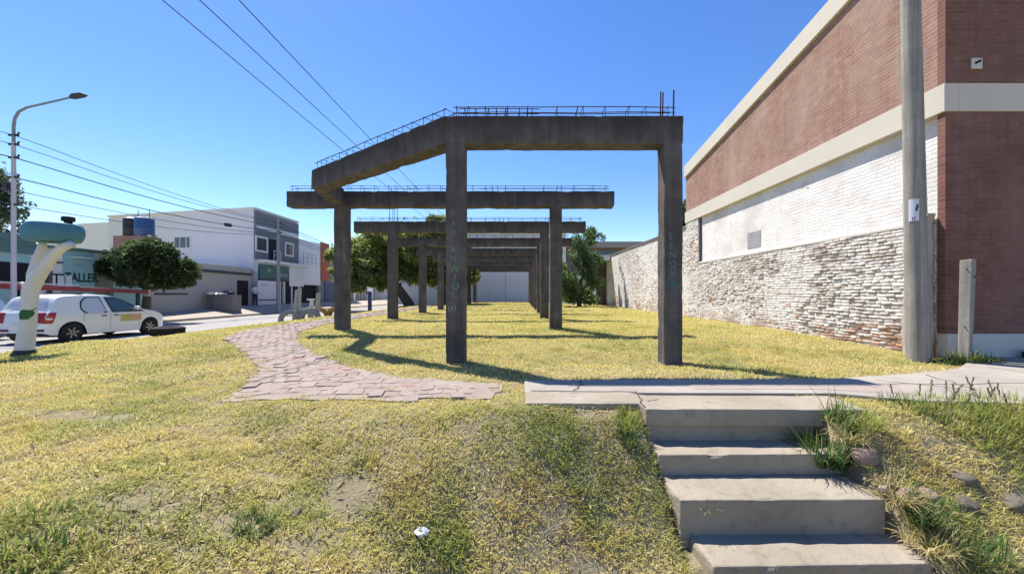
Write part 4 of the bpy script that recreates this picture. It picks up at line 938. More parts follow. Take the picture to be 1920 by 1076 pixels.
def plank(p0, p1, w, mat, lab, nm='wooden_post'):
    b = MB(); p0, p1 = Vector(p0), Vector(p1); d = p1 - p0
    b.hexa([p0 + Vector(k) for k in ((-w, -w * .6, 0), (w, -w * .6, 0), (w, w * .6, 0), (-w, w * .6, 0))], [p1 + Vector(k) for k in ((-w * .8, -w * .6, 0), (w * .8, -w * .6, .04), (w * .8, w * .6, .04), (-w * .8, w * .6, 0))]); o = b.build(nm, mat, bevel=.01); return tag(o, lab, 'post', 'posts among the painted tyres')
plank((-13.15, 21.6, -.1), (-12.92, 21.5, 1.75), .09, M['post'], 'leaning grey plank post behind the leftmost white tyre'); plank((-12.85, 21.55, -.1), (-12.72, 21.5, 1.85), .085, M['post'], 'taller leaning grey plank, second from the left among the tyres')
plank((-11.75, 21.5, 0), (-11.68, 21.5, 1.55), .12, M['post'], 'upright thick grey post behind the right white tyre')
bs = thing('white_bench_figure', (-12.15, 21.5, .1), 'white painted seat built of boards between the grey posts', 'play seat')
b = MB(); b.obox((-12.25, 21.45, .72), (.7, .3, .07), (0, rad(-14), 0)); b.build('seat', M['whitepaint'], bs, bevel=.01)
b = MB(); b.obox((-12.05, 21.45, .95), (.12, .2, .5), (0, rad(8), 0)); b.obox((-12.08, 21.45, 1.2), (.36, .22, .09), (0, 0, 0)); b.build('backrest', M['whitepaint'], bs, bevel=.01)
for x in (-12.5, -12.0): MB().obox((x, 21.45, .38), (.09, .2, .66)).build('leg', M['whitepaint'], bs)
# navy bollard
b = MB(); b.lathe([(0, -.2), (.15, -.2), (.145, 1.55), (.11, 1.64), (0, 1.66)], (-11.75, 29, g1(-11.75, 29)), n=20); o = b.build('bollard', M['navy'], smooth=True); tag(o, 'dark navy bollard standing alone between two frame posts', 'bollard')
# mushroom-like sculpture: white forked stump carrying a teal tyre
ox, oy = -10.1, 7.6; oz = g1(ox, oy)
sc = thing('tyre_sculpture', (ox, oy, oz), 'white painted forked tree stump carrying a big teal tyre', 'sculpture')
P3 = lambda px, py, d=7.6: ((px - 977) / F * d, d, EYE + (552 - py) / F * d)
b = MB()
b.tube([P3(46, 672), P3(46, 655), P3(52, 610), P3(55, 575), P3(57, 545), P3(70, 520), P3(88, 495), P3(104, 475), P3(118, 463), P3(134, 458)], [.15, .135, .12, .115, .12, .115, .095, .085, .08, .075], 18)
b.tube([P3(60, 545, 7.7), P3(61, 515, 7.75), P3(68, 488, 7.8), P3(78, 465, 7.8), P3(82, 448, 7.8)], [.08, .085, .07, .065, .065], 14)
b.tube([P3(56, 548, 7.65), P3(45, 532, 7.6), P3(40, 530, 7.6)], [.08, .045, .02], 10)
tk = b.build('trunk', M['whitepaint'], sc, smooth=2)
b = MB(); b.tube([P3(46, 675), P3(46, 664), P3(47, 655)], [.20, .185, .135], 18); b.build('stump_foot', M['base'], sc, smooth=True)
# painted leaf on the trunk front
b = MB(); c0 = Vector(P3(43, 588, 7.35)); vs = []; out = [(-.09, -.11), (.02, -.11), (.09, -.04), (.115, .02), (.085, .07), (.02, .075), (-.03, .085), (-.085, .06), (-.105, 0)]
tq = Vector((.8, .6, 0)); nn = Vector((.80, -.6, 0)).normalized()
def onface(u, v):
    p = Vector(P3(52, 590, 7.6)); ax_ = Vector((-10.03, 7.6, 0)); an = math.atan2(-7.6, 10.0) + (u - .03) / .14
    return (ax_.x + math.cos(an) * .140, ax_.y + math.sin(an) * .140, EYE + (552 - 588) / F * 7.6 + v)
vs = [onface(u, v) for u, v in out]; b.add(vs, [tuple(range(len(vs)))])
b.add([onface(.07, .07), onface(.085, .06), onface(.15, .115), onface(.135, .125)], [(0, 1, 2, 3)]); b.build('painted_leaf', M['leafpaint'], tk)
tc = Vector(P3(101, 437, 7.65))
b = MB(); ax = Vector((.13, .0, 1)).normalized(); b.lathe([(.18, -.15), (.22, -.18), (.31, -.195), (.385, -.17), (.42, -.095), (.428, 0), (.42, .095), (.385, .17), (.31, .195), (.22, .18), (.18, .14), (.18, -.15)], tc, ax, 48); b.build('teal_tyre', M['tealtyre'], sc, smooth=True)
b = MB(); b.lathe([(0, -.17), (.19, -.17), (.19, -.13), (0, -.13)], tc, ax, 32); b.build('tyre_board', M['dark'], sc)
b = MB(); pt_ = Vector(P3(128, 412, 7.7)); b.lathe([(.0, -.045), (.085, -.045), (.1, -.03), (.1, .03), (.09, .05), (.0, .05)], pt_ + Vector((0, .0, .005)), (.06, 0, 1), 20); b.tube([pt_ - Vector((0, 0, .16)), pt_], .06, 10); b.build('small_top_tyre', M['rubber'], sc, smooth=True)

# ------------------------------------------------------------------ trees
def leaves(name, blobs, n, size, cols, mat, parent, seed, hollow=.55, gap=.42, nscale=1.1, droop=0):
    q = np.random.default_rng(seed); C = []; K = []
    sub = []
    for c, r in blobs:
        sub.append((c, tuple(np.array(r) * .8)))
        for _ in range(10):
            d = q.normal(size=3); d[2] = abs(d[2]) * .9 - .25; d /= np.linalg.norm(d); f_ = q.uniform(.36, .58); sub.append((tuple(np.array(c) + d * np.array(r) * q.uniform(.6, .95)), tuple(np.array(r) * f_)))
    blobs = sub
    vol = np.array([r[0] * r[1] * r[2] for _, r in blobs]); cnt = (vol ** .75 / (vol ** .75).sum() * n * 2.2).astype(int)
    for (c, r), k in zip(blobs, cnt):
        d = q.normal(size=(k, 3)); d /= np.linalg.norm(d, axis=1)[:, None]
        rr_ = (hollow + (1 - hollow) * q.random(k)) * (1 + .14 * q.normal(size=k))
        p = np.array(c) + d * rr_[:, None] * np.array(r); C.append(p)
    C = np.concatenate(C)
    cl = fbm(C[:, 0] * nscale + C[:, 2] * .7, C[:, 1] * nscale - C[:, 2] * .9, seed, 3)
    C = C[cl > gap]; cl = cl[cl > gap]
    if len(C) > n: s_ = q.permutation(len(C))[:n]; C = C[s_]; cl = cl[s_]
    k = len(C); u = q.normal(size=(k, 3)); u /= np.linalg.norm(u, axis=1)[:, None]
    if droop: u[:, 2] = -np.abs(u[:, 2]) - droop; u /= np.linalg.norm(u, axis=1)[:, None]
    a = q.normal(size=(k, 3)); v = np.cross(u, a); v /= np.linalg.norm(v, axis=1)[:, None]
    s_ = size * (.6 + .8 * q.random(k))[:, None]
    V = np.stack([C - u * s_, C + v * s_ * .42, C + u * s_, C - v * s_ * .42], 1).reshape(-1, 3)
    f_ = np.clip((cl - gap) / (.75 - gap), 0, 1)[:, None] * .6 + q.random((k, 1)) * .4
    T = np.array(cols[0]) * (1 - f_) + np.array(cols[1]) * f_
    yl = q.random((k, 1)) < .06; T = np.where(yl, np.array(cols[2]), T)
    return npmesh(name, V, np.arange(4 * k).reshape(-1, 4), mat, parent, np.repeat(T, 4, 0))
def limbs(b, base, tips, r0, seed, mid=None):
    q = random.Random(seed); base = Vector(base); fork = Vector(mid) if mid else base + Vector((0, 0, 1))
    b.tube([base - Vector((0, 0, .3)), base, base.lerp(fork, .5) + Vector((q.uniform(-.06, .06), q.uniform(-.06, .06), 0)), fork], [r0 * 1.25, r0 * 1.1, r0 * .95, r0 * .85], 10)
    for t_ in tips:
        t_ = Vector(t_); m1 = fork.lerp(t_, .4) + Vector((q.uniform(-.3, .3), q.uniform(-.3, .3), q.uniform(-.1, .3))); m2 = fork.lerp(t_, .75) + Vector((q.uniform(-.2, .2), q.uniform(-.2, .2), q.uniform(0, .3)))
        b.tube([fork, m1, m2, t_], [r0 * .6, r0 * .42, r0 * .25, r0 * .08], 7)
        for _ in range(3):
            e_ = m2 + Vector((q.uniform(-1, 1), q.uniform(-1, 1), q.uniform(-.2, .9))) * (t_ - fork).length * .35; b.tube([m1.lerp(m2, q.random()), e_], [r0 * .22, r0 * .05], 5)
def tree(name, base, fork, r0, blobs, n, size, cols, lab, seed, group=None, **kw):
    root = thing(name, base, lab, 'tree', group)
    b = MB(); limbs(b, base, [c for c, _ in blobs], r0, seed, fork); b.build('trunk', M['bark'], root, smooth=True)
    leaves('crown', blobs, n, size, cols, M['leaf'], root, seed, **kw); return root
DG = [(.035, .065, .025), (.12, .165, .065), (.24, .26, .1)]
MG = [(.09, .135, .035), (.34, .40, .13), (.52, .52, .2)]
tb = (-19.75, 19.7, .22)
tree('street_tree', tb, (-19.7, 19.7, 1.7), .17, [((-19.9, 19.7, 3.2), (1.1, 1.1, 1.05)), ((-21.0, 19.5, 2.75), (.8, .8, .7)), ((-18.6, 19.8, 2.75), (.85, .9, .75)), ((-19.1, 19.4, 3.6), (.85, .85, .7)), ((-20.5, 20.0, 3.25), (.8, .8, .75)), ((-18.2, 19.9, 2.2), (.55, .65, .5)), ((-19.6, 19.1, 2.45), (.95, .7, .7))], 36000, .10, DG, 'dark round headed street tree across the road beside the workshop', 4, gap=.36, nscale=1.6)
ta = (-10.2, 34, .58)
tree('spreading_tree', ta, (-11.6, 34, 2.6), .42, [((-13.2, 34, 5.5), (2.8, 2.4, 1.9)), ((-15.6, 34.3, 4.9), (2.0, 2.0, 1.6)), ((-11.2, 34.5, 5.9), (2.3, 2.2, 1.8)), ((-12.8, 33.4, 3.6), (2.2, 2, 1.2)), ((-15.8, 34, 3.2), (1.4, 1.5, .9)), ((-14.2, 35, 4.0), (2, 2, 1.4)), ((-11.0, 34.6, 4.6), (1.7, 1.8, 1.3)), ((-13.6, 34.5, 2.4), (1.7, 1.5, .9)), ((-15.4, 34.2, 2.3), (1.2, 1.2, .7)), ((-11.4, 33.6, 3.3), (1.3, 1.3, .9)), ((-10.4, 35.5, 3.3), (1.6, 1.5, 1.2))], 46000, .17, MG, 'broad leafy tree leaning left over the street behind the frames', 6, 'trees behind the frames', gap=.43, nscale=.75)
tree('spreading_tree', (-7.1, 34.5, .58), (-7.4, 34.5, 2.6), .38, [((-8.2, 34.8, 6.6), (2.2, 2.2, 1.9)), ((-9.4, 35, 5.0), (2.2, 2, 1.7)), ((-6.4, 35.4, 5.2), (1.8, 1.9, 1.7)), ((-5.6, 36.5, 3.2), (1.5, 1.6, 1.3)), ((-8.0, 36, 3.3), (2.2, 1.7, 1.5)), ((-7.6, 34.6, 7.7), (1.4, 1.4, .9))], 42000, .17, MG, 'taller leafy tree with an upright trunk behind the frame posts', 8, 'trees behind the frames', gap=.42, nscale=.8)
tree('feathery_tree', (4.35, 28, .58), (4.4, 28, 1.8), .16, [((4.6, 28, 4.9), (.9, 1.1, 1.1)), ((3.9, 28.3, 3.4), (1.1, 1.1, 1.3)), ((4.9, 27.8, 3.4), (.95, 1, 1.2)), ((4.3, 28.1, 2.0), (1.2, 1.1, 1.0)), ((5.35, 28, 5.6), (.75, .7, .8)), ((3.6, 28, 2.6), (1.0, 1.1, 1.0)), ((5.4, 28, 4.2), (.8, .8, .8)), ((4.5, 28.2, 1.2), (1.2, 1, .75)), ((3.5, 28, 1.5), (.9, .9, .8)), ((5.2, 28, 2.4), (.8, .8, .9))], 26000, .085, [(.07, .13, .05), (.20, .30, .11), (.30, .36, .15)], 'feathery green small tree growing beside the row of frames', 12, gap=.44, nscale=1.3, droop=.5)
tree('pale_tree', (-30.5, 21, .3), (-30.6, 21, 4), .2, [((-30.2, 21, 7.2), (1.3, 1.3, 1.6)), ((-28.7, 21.2, 6.0), (.9, .9, .8)), ((-31, 21, 5.4), (1.2, 1.2, 1.0)), ((-28.3, 21, 4.6), (.8, .8, .6))], 3200, .13, [(.06, .08, .05), (.13, .16, .10), (.2, .21, .13)], 'thin pale tree rising behind the teal shop roof', 14, gap=.46)
tree('garden_tree', (7.9, 18.6, .5), (7.9, 18.6, 4.4), .09, [((7.75, 18.6, 5.6), (.45, .6, .9)), ((7.9, 18.8, 4.8), (.5, .6, .5))], 1800, .10, DG, 'dark shrubby tree peeping above the whitewashed wall behind the brick building', 16, gap=.3)
for k, (x, y, h, w) in enumerate(((-12.5, 66, 5, 4), (-6.5, 72, 6, 4.5), (-18.5, 96, 7, 6), (-27, 85, 8, 5), (-14, 108, 7, 6))):
    if k in (1,): continue
    tree('background_tree', (x, y, .5), (x, y, h * .4), .3, [((x, y, h * .62), (w * .6, w * .6, h * .36)), ((x - w * .4, y, h * .5), (w * .4, w * .4, h * .28)), ((x + w * .4, y + .5, h * .5), (w * .45, w * .4, h * .3))], 5000, .3, DG, ['dark tree at the street side just beyond the big leaning tree', '', 'far tree at the very end of the street', 'far tree rising behind the white walled house', 'most distant tree on the lawn side of the street'][k], 30 + k, 'distant trees', gap=.36, nscale=.5)

# ------------------------------------------------------------------ grass
def excluded(x, y):
    wx = x + (fbm(x * 5, y * 5, 45, 3) - .5) * .5; wy = y + (fbm(x * 5, y * 5, 47, 3) - .5) * .42
    e = inpoly(wx, wy, PATH) & (fbm(x * 3.1, y * 3.1, 44, 3) > .27)
    e |= inpoly(x, y, WALK); e |= (x > .06) & (x < 3.12) & (y > 3.58) & (y < 3.96) & ~((y > 3.87) & (x > 1.3))
    e |= (x > 1.15) & (x < 2.69) & (y < 3.6) & (y > 2.36)
    e |= (x < -13.12) | ((x > 7.05) & (y > 5.9)) | (y > 44.8)
    for xx in (-1.06, 2.45): e |= (abs(x - xx) < CW + .01) & (abs(y - Y1 - .15) < CW + .01)
    return e
# bare earth patches, at the places where the bank is scuffed
BARE = [(-3.9, 3.3, .7, .2), (-1.2, 2.55, .3, .18), (.5, 2.5, .25, .12), (3.9, 2.9, .3, .2)] + [(*hit(px, py), rx, ry) for px, py, rx, ry in ((330, 925, .42, .28), (420, 985, .38, .16), (500, 890, .45, .10), (560, 930, .20, .16), (210, 950, .16, .10), (620, 900, .28, .08), (1080, 780, .35, .06), (560, 1030, .2, .12), (350, 1040, .3, .1))]
def bare(x, y):
    m = np.zeros_like(x)
    for bx, by, rx, ry in BARE: m = np.maximum(m, 1 - np.sqrt(((x - bx) / rx) ** 2 + ((y - by) / ry) ** 2))
    return np.clip(m + (fbm(x * 4, y * 4, 50, 3) - .5) * 1.4, 0, 1)
GREEN = [(*hit(px, py), r) for px, py, r in ((1040, 820, .30), (1190, 790, .22), (1180, 860, .25), (480, 980, .16), (840, 1020, .18), (110, 1000, .45), (1790, 1020, .35), (420, 670, .5), (170, 790, .3), (1100, 850, .3), (690, 850, .25), (1850, 770, .6), (60, 1050, .4))]
def greenness(x, y):
    m = (fbm(x * .9, y * .9, 60, 4) - .5) * 2.4 + (fbm(x * 4, y * 4, 63, 3) - .5) * 1.6 + .2
    for gx, gy, r in GREEN: m = m + .8 * np.exp(-((x - gx) ** 2 + (y - gy) ** 2) / (r * r))
    return np.clip(m, 0, 1)
def blades(x, y, ln, wd, lean, q, tall=1.0):
    k = len(x); z = gz(x, y)
    az = q.random(k) * 6.283; lx_ = np.cos(az); ly_ = np.sin(az)
    ll = ln * (.5 + .9 * q.random(k)); sl = np.sin(lean); cl = np.cos(lean)
    base = np.stack([x, y, z - .004], 1)
    mid = base + np.stack([lx_ * ll * sl * .45, ly_ * ll * sl * .45, ll * cl * .62], 1)
    tip = base + np.stack([lx_ * ll * sl, ly_ * ll * sl, ll * cl * .8], 1)
    sd_ = np.stack([-ly_, lx_, np.zeros(k)], 1) * (wd * (.6 + .8 * q.random(k)))[:, None] / 2
    return base, mid, tip, sd_
def grass_band(ylo, yhi, dens, ln, wd, seed, xlim=(-13.1, 9), slack=1.25, broad=False):
    q = np.random.default_rng(seed); A_ = (yhi - ylo) * (xlim[1] - xlim[0]); n = int(A_ * dens)
    x = q.uniform(xlim[0], xlim[1], n); y = q.uniform(ylo, yhi, n)
    k = (x > -1.40 * y * slack - .6) & (x < 1.36 * y * slack + .6) & ~excluded(x, y); x, y = x[k], y[k]
    br = bare(x, y); gr = greenness(x, y)
    clump = fbm(x * 9, y * 9, 70, 2)
    if yhi < 7: keep = (q.random(len(x)) > br * 1.25) & (q.random(len(x)) < .35 + 1.1 * clump)
    else: keep = q.random(len(x)) < .4 + .9 * clump
    if broad: keep &= (gr > .38) & (fbm(x * 2.2, y * 2.2, 91, 3) > .5)
    x, y, gr, clump = x[keep], y[keep], gr[keep], clump[keep]
    if broad: gr = np.clip(gr + .5, 0, 1.3)
    k = len(x); dry = q.random(k)
    lean = np.where(q.random(k) < .68, q.uniform(1.0, 1.52, k), q.uniform(.25, 1.0, k))
    l_ = ln * (.65 + .7 * clump + .4 * gr) * (1 + .35 * ((x > 2.8) & (y < 3.7)))
    base, mid, tip, sd_ = blades(x, y, l_, np.full(k, wd), lean, q)
    V = np.stack([base - sd_, base + sd_, mid + sd_ * .8, mid - sd_ * .8, tip], 1).reshape(-1, 3)
    straw = np.array([.72, .62, .29]); yel = np.array([.62, .55, .18]); grn = np.array([.34, .385, .11]); brn = np.array([.42, .31, .15])
    w1 = np.clip(gr * 1.1 - dry * .55, 0, 1)[:, None]
    c = yel * (1 - w1) + grn * w1
    pt1 = fbm(x * .55, y * .55, 95, 4); pt2 = fbm(x * 2.3, y * 2.3, 97, 3)
    c = np.where((pt2 > .56)[:, None], c * np.array([1.03, .93, .85]), c)
    isd = (dry > .72 + .3 * gr - 1.1 * np.clip(pt1 - .42, 0, .4) - .5 * np.clip(pt2 - .5, 0, .3))[:, None]; c = np.where(isd, straw, c); c = np.where((dry > .93)[:, None], brn, c)
    c = c * (.86 + .28 * q.random((k, 1)))
    T = np.repeat(c, 5, 0)
    B = np.arange(k) * 5
    F3 = np.concatenate([np.stack([B, B + 1, B + 2], 1), np.stack([B, B + 2, B + 3], 1), np.stack([B + 3, B + 2, B + 4], 1)])
    return V, F3, T
parts = [grass_band(1.55, 3.0, 14000, .046, .0048, 1, (-4.5, 5)), grass_band(3.0, 4.6, 9000, .044, .0055, 2, (-7.5, 8)), grass_band(1.55, 4.6, 2600, .017, .013, 9, (-6, 6), 1.25, True), grass_band(4.6, 7.5, 3300, .05, .009, 3, (-13.1, 8)), grass_band(7.5, 12, 1400, .05, .014, 4), grass_band(12, 20, 560, .05, .022, 5, (-13.1, 7.3)), grass_band(20, 45, 190, .055, .04, 6, (-13.1, 7.3))]
off = 0; VV = []; FF = []; TT = []
for v, f, t_ in parts: VV.append(v); FF.append(f + off); TT.append(t_); off += len(v)
o = npmesh('grass', np.concatenate(VV), np.concatenate(FF), M['blade'], tint=np.concatenate(TT)); o['kind'] = 'stuff'; o['label'] = 'short dry yellow green grass covering the lawn and the bank'
# loose straw, leaves and pale bits on the bank
q = np.random.default_rng(77); n = 2600
x = q.uniform(-4, 5, n); y = q.uniform(1.7, 4.4, n); k = ~excluded(x, y); x, y = x[k], y[k]; n = len(x); z = gz(x, y) + .012 + q.random(n) * .03
az = q.random(n) * 6.28; l_ = (.010 + .045 * q.random(n) ** 3); dx = np.stack([np.cos(az), np.sin(az), q.normal(size=n) * .25], 1) * l_[:, None]; dw = np.stack([-np.sin(az), np.cos(az), q.normal(size=n) * .5], 1) * (.003 + .006 * q.random(n))[:, None]
C = np.stack([x, y, z], 1); V = np.stack([C - dx, C + dw, C + dx, C - dw], 1).reshape(-1, 3)
T = np.repeat(np.where(q.random((n, 1)) < .7, np.array([.50, .42, .26]), np.array([.25, .17, .10])) * (.7 + .6 * q.random((n, 1))), 4, 0)
o = npmesh('straw_litter', V, np.arange(4 * n).reshape(-1, 4), M['blade'], tint=T); o['kind'] = 'stuff'; o['label'] = 'loose straw and dry leaf scraps on the grassy bank'

# tufts
def tuft(x, y, n, ln, wd, rad_, col, lab, seed, arch=1.0, name='grass_tuft', cat='grass tuft', group='green grass tufts'):
    q = np.random.default_rng(seed); z = g1(x, y); root = (x, y, z)
    a = q.random(n) * 6.283; r_ = rad_ * np.sqrt(q.random(n)); bx = x + np.cos(a) * r_; by = y + np.sin(a) * r_; bz = gz(bx, by)
    if y < 3.5 and 1.1 < x < 3: bz = np.maximum(bz, z)
    az = a + q.normal(size=n) * .9; L_ = ln * (.45 + .75 * q.random(n)); le = q.uniform(.1, .75, n) * arch
    V = []; T = []; nseg = 4
    hx, hy = np.cos(az), np.sin(az); P_ = np.stack([bx, by, bz - .01], 1); th = le * .4
    rows = []
    cc = (np.array(col[0]) + (np.array(col[1]) - np.array(col[0])) * q.random((n, 1))) * (.8 + .4 * q.random((n, 1))); dd = q.random((n, 1)) < .1; cc = np.where(dd, np.array([.40, .33, .14]), cc)
    for s_ in range(nseg + 1):
        w_ = wd * (1 - (s_ / nseg) ** 1.6) / 2 + .0004; sd_ = np.stack([-hy, hx, np.zeros(n)], 1) * w_
        rows.append((P_ - sd_, P_ + sd_)); T.append((cc, cc))
        th = th + le * 1.9 / nseg; P_ = P_ + np.stack([hx * np.sin(th), hy * np.sin(th), np.cos(th)], 1) * (L_ / nseg)[:, None]
    V = np.concatenate([np.stack(r2, 1).reshape(-1, 3) for r2 in rows]); T = np.concatenate([np.stack(t2, 1).reshape(-1, 3) for t2 in T])
    B = np.arange(n) * 2; F4 = np.concatenate([np.stack([B + 2 * n * s_, B + 1 + 2 * n * s_, B + 1 + 2 * n * (s_ + 1), B + 2 * n * (s_ + 1)], 1) for s_ in range(nseg)])
    o = npmesh(name, V, F4, M['blade'], tint=T); return tag(o, lab, cat, group)
DGR = [(.06, .115, .032), (.15, .225, .075)]; LGR = [(.17, .24, .05), (.36, .40, .09)]
tuft(2.62, 3.22, 420, .34, .011, .17, DGR, 'big dark green arching tuft beside the top riser of the steps', 1)
tuft(2.95, 3.28, 240, .16, .009, .18, LGR, 'light yellow green tuft between the big dark tuft and the reddish stone', 2)
x, y = hit(1180, 800); tuft(x - .02, y, 130, .2, .008, .09, LGR, 'small bright tuft at the left corner of the top riser', 3)
x, y = hit(1185, 835); tuft(x - .03, y, 70, .22, .006, .05, DGR, 'thin dark tuft against the left side of the steps', 4)
for k, (px, py, n, ln, r_, c, lab) in enumerate(((1040, 825, 420, .10, .22, LGR, 'low green patch in the middle of the bank below the slab'), (480, 985, 200, .075, .10, DGR, 'small deep green tuft beside the flat pale stone fragment'), (845, 1025, 260, .08, .11, LGR, 'green tuft next to the white crumpled plastic'), (120, 1005, 300, .09, .25, LGR, 'long green tuft in the lower left corner'), (1790, 1010, 380, .13, .24, DGR, 'green weedy tuft right of the bottom steps'), (1730, 985, 160, .24, .08, DGR, 'arching tuft beside the grouped stones'), (45, 1060, 160, .10, .15, DGR, 'dark leafy tuft at the very bottom left'))):
    x, y = hit(px, py); tuft(x, y, n, ln, .007, r_, c, lab, 20 + k)
x0, y0 = hit(1850, 785)
tuft(x0 - .25, y0 + .05, 420, .15, .009, .38, LGR, 'thick bright green weeds on the pavement edge at right', 41); tuft(x0 - .55, y0 + .15, 220, .13, .009, .22, DGR, 'darker green weeds where the pavement meets the bank', 42); tuft(x0 + .3, y0 + .05, 420, .16, .009, .35, LGR, 'bright green weeds cut by the right edge of the view', 43)
STR = [(.50, .41, .20), (.64, .54, .28)]
for k, (px, py, n, ln, r_, lab) in enumerate(((1585, 905, 200, .16, .10, 'dry straw clump overhanging the end of the second step'), (1668, 985, 220, .17, .10, 'dry straw clump below the end of the third step'), (1730, 1050, 240, .16, .14, 'dry straw clump at the end of the bottom step'), (1330, 1000, 160, .12, .09, 'dry straw clump against the left side of the third step'))):
    x, y = hit(px, py); tuft(x + (.05 if k < 3 else -.06), y, n, ln, .006, r_, STR, lab, 80 + k, 1.4, 'straw_clump', 'straw clump', 'dry straw clumps by the steps')
# seed stalks
b = MB(); q = random.Random(3)
for k in range(15):
    x = x0 + q.uniform(-.75, .35); y = y0 + q.uniform(-.02, .25); z = g1(x, y); h = q.uniform(.15, .36); l1 = q.uniform(-.12, .12); l2 = q.uniform(-.1, .1)
    b.tube([(x, y, z), (x + l1 * .4, y + l2 * .3, z + h * .5), (x + l1, y + l2, z + h)], [.003, .0025, .0015], 4)
    for j in range(9): t_ = .55 + .05 * j; b.obox((x + l1 * t_ + q.uniform(-.008, .008), y + l2 * t_, z + h * t_), (.008, .006, .018), (q.uniform(-.6, .6), q.uniform(-.6, .6), 0))
o = b.build('seed_stalks', simple('seed_stalk', (.17, .15, .08), .9)); o['kind'] = 'stuff'; o['label'] = 'thin dry seed stalks standing above the pavement weeds'
for k, (x, y, n, ln, r_, c, lab) in enumerate(((6.98, 5.86, 260, .26, .16, LGR, 'leafy weeds between the thick pole and the leaning stake'), (7.32, 5.9, 220, .22, .16, DGR, 'dark weeds at the right foot of the leaning stake'), (6.75, 5.95, 160, .15, .14, DGR, 'low weeds at the foot of the thick pole'))):
    tuft(x, y, n, ln, .014, r_, c, lab, 60 + k, 1.1, 'weed_clump', 'weeds', 'weeds at the foot of the pole')

# ------------------------------------------------------------------ stones and litter
def stone(x, y, rx, ry, rz, mat, lab, seed, name='stone', up=.05, group='stones beside the steps'):
    bm = bmesh.new(); bmesh.ops.create_icosphere(bm, subdivisions=3, radius=1); q = np.random.default_rng(seed); d = q.normal(size=(7, 3)); d /= np.linalg.norm(d, axis=1)[:, None]; off_ = q.uniform(.5, .9, 7); z = g1(x, y)
    for v in bm.verts:
        p = np.array(v.co)
        for di, o_ in zip(d, off_):
            t_ = p @ di
            if t_ > o_: p = p - di * (t_ - o_) * .85
        nz_ = 1 + .10 * (float(fbm(np.array(p[0] * 2.2 + p[2]), np.array(p[1] * 2.2 - p[2]), seed)) - .5)
        v.co = (x + p[0] * rx * nz_, y + p[1] * ry * nz_, z + rz * up + p[2] * rz * nz_)
    me = bpy.data.meshes.new(name); bm.to_mesh(me); bm.free(); me.materials.append(mat); me.polygons.foreach_set('use_smooth', [True] * len(me.polygons)); me.set_sharp_from_angle(angle=rad(22))
    o = bpy.data.objects.new(name, me); COL.objects.link(o); return tag(o, lab, 'stone', group)
for k, (px, py, rx, ry, rz, m, lab) in enumerate(((1622, 858, .105, .09, .085, 'stone', 'reddish rounded stone beside the second step'), (1697, 935, .075, .07, .075, 'stone', 'left pinkish stone of the pair beside the third step'), (1738, 935, .07, .07, .07, 'stone', 'right pinkish stone of the pair beside the third step'), (1655, 930, .03, .03, .026, 'plaster', 'small whitish pebble touching the end of the third step'), (1798, 900, .11, .09, .05, 'greystone', 'flat grey stone slab with a dark underside on the right bank'), (1808, 952, .085, .07, .07, 'greystone', 'round grey stone below the flat slab'), (1893, 945, .13, .08, .06, 'greystone', 'long dark grey stone near the right edge'), (548, 962, .05, .075, .012, 'greystone', 'flat pale stone fragment lying in the grass of the bank'))):
    x, y = hit(px, py); stone(x, y, rx, ry, rz, M[m], lab, 90 + k)
x, y = hit(790, 1012); b = MB(); q = random.Random(12); z = g1(x, y) + .02; n = 14; vs = []
for j in range(4):
    for i in range(n): an = i * 2 * math.pi / n; r_ = (.034, .038, .028, .014)[j] * q.uniform(.75, 1.25); vs.append((x + math.cos(an) * r_ * 1.2, y + math.sin(an) * r_, z + (.0, .017, .027, .015)[j] + q.uniform(-.008, .008)))
b.add(vs, [(j * n + i, j * n + (i + 1) % n, (j + 1) * n + (i + 1) % n, (j + 1) * n + i) for j in range(3) for i in range(n)]); o = b.build('crumpled_plastic', M['litter']); tag(o, 'white crumpled plastic scrap lying in the grass of the bank', 'litter')
b = MB(); x, y = hit(1020, 1010); z = g1(x, y) + .02; b.tube([(x, y, z), (x + .06, y + .02, z + .03), (x + .16, y + .09, z + .02)], .004, 5); o = b.build('dry_twig', M['post']); tag(o, 'pale dry twig in the grass left of the bottom step', 'twig')

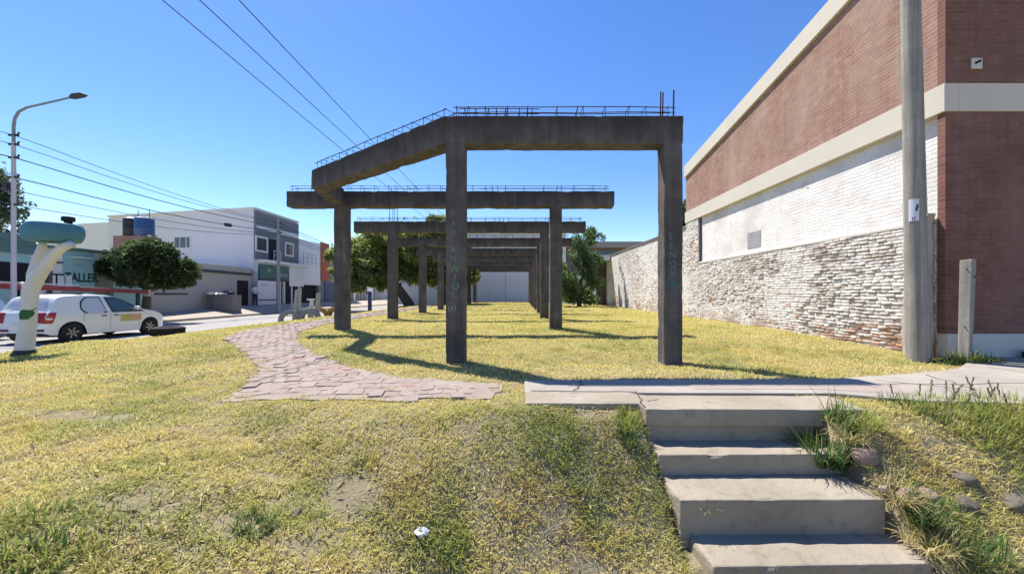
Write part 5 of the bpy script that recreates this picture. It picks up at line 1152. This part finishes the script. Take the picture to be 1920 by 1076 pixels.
# ------------------------------------------------------------------ man in the doorway
def make_person(loc, rot, lab):
    root = thing('person', loc, lab, 'person')
    P_ = {}; J = []; E = []; Rr = []
    def j(p, r): J.append(p); Rr.append(r); return len(J) - 1
    def e(a, c): E.append((a, c))
    pel = j((0, 0, .95), .15); w1 = j((0, .0, 1.12), .135); ch = j((0, .01, 1.32), .155); nk = j((0, .0, 1.47), .06); hd0 = j((0, -.01, 1.56), .075); hd1 = j((0, -.015, 1.645), .092); hd2 = j((0, -.01, 1.71), .06)
    for a, c in ((pel, w1), (w1, ch), (ch, nk), (nk, hd0), (hd0, hd1), (hd1, hd2)): e(a, c)
    nose = j((0, -.105, 1.625), .016); e(hd1, nose)
    for s in (-1, 1):
        ear = j((s * .088, .0, 1.63), .018); e(hd1, ear)
        hp = j((s * .095, 0, .9), .095); kn = j((s * .11, -.02, .5), .06); an = j((s * .12, .02, .09), .042); to = j((s * .14, -.14, .04), .035)
        for a, c in ((pel, hp), (hp, kn), (kn, an), (an, to)): e(a, c)
        sh = j((s * .19, .01, 1.40), .062); el = j((s * .25, .03, 1.12), .042); wr_ = j((s * .20, -.17, 1.02), .028); pm = j((s * .17, -.25, 1.02), .03)
        for a, c in ((ch, sh), (sh, el), (el, wr_), (wr_, pm)): e(a, c)
        for f in range(4):
            k1 = j((s * (.14 + .02 * f), -.30, 1.025 - .004 * f), .009); k2 = j((s * (.135 + .02 * f), -.34 + .004 * f, 1.005), .008); e(pm, k1); e(k1, k2)
        t1 = j((s * .12, -.255, 1.045), .01); t2 = j((s * .105, -.285, 1.055), .009); e(pm, t1); e(t1, t2)
    me = bpy.data.meshes.new('body'); me.from_pydata(J, E, []); o = bpy.data.objects.new('body', me); COL.objects.link(o); o.parent = root
    md = o.modifiers.new('s', 'SKIN'); md.use_smooth_shade = True
    for v, r in zip(me.skin_vertices[0].data, Rr): v.radius = (r, r)
    me.skin_vertices[0].data[0].use_root = True
    o.modifiers.new('d', 'SUBSURF').levels = 2; o.modifiers['d'].render_levels = 2
    dg = bpy.context.evaluated_depsgraph_get(); dg.update(); m2 = bpy.data.meshes.new_from_object(o.evaluated_get(dg)); o.modifiers.clear(); o.data = m2; m2.materials.clear()
    for mm in ('skin', 'shirt', 'trouser', 'hair'): m2.materials.append(M[mm])
    for p in m2.polygons:
        c = p.center
        if c.z > 1.70 or (c.z > 1.60 and c.y > .02 and c.z < 1.8): k = 3
        elif c.z > 1.465: k = 0
        elif c.y < -.16 and c.z > .9: k = 0
        elif c.z > .93: k = 1
        elif c.z > .08: k = 2
        else: k = 3
        p.material_index = k; p.use_smooth = True
    root.rotation_euler = (0, 0, rot)
make_person((-21.45, 30.1, float(walk_z(np.array(-21.45), np.array(30.1)))), rad(70), 'man in a white shirt and dark trousers standing in the garage doorway')
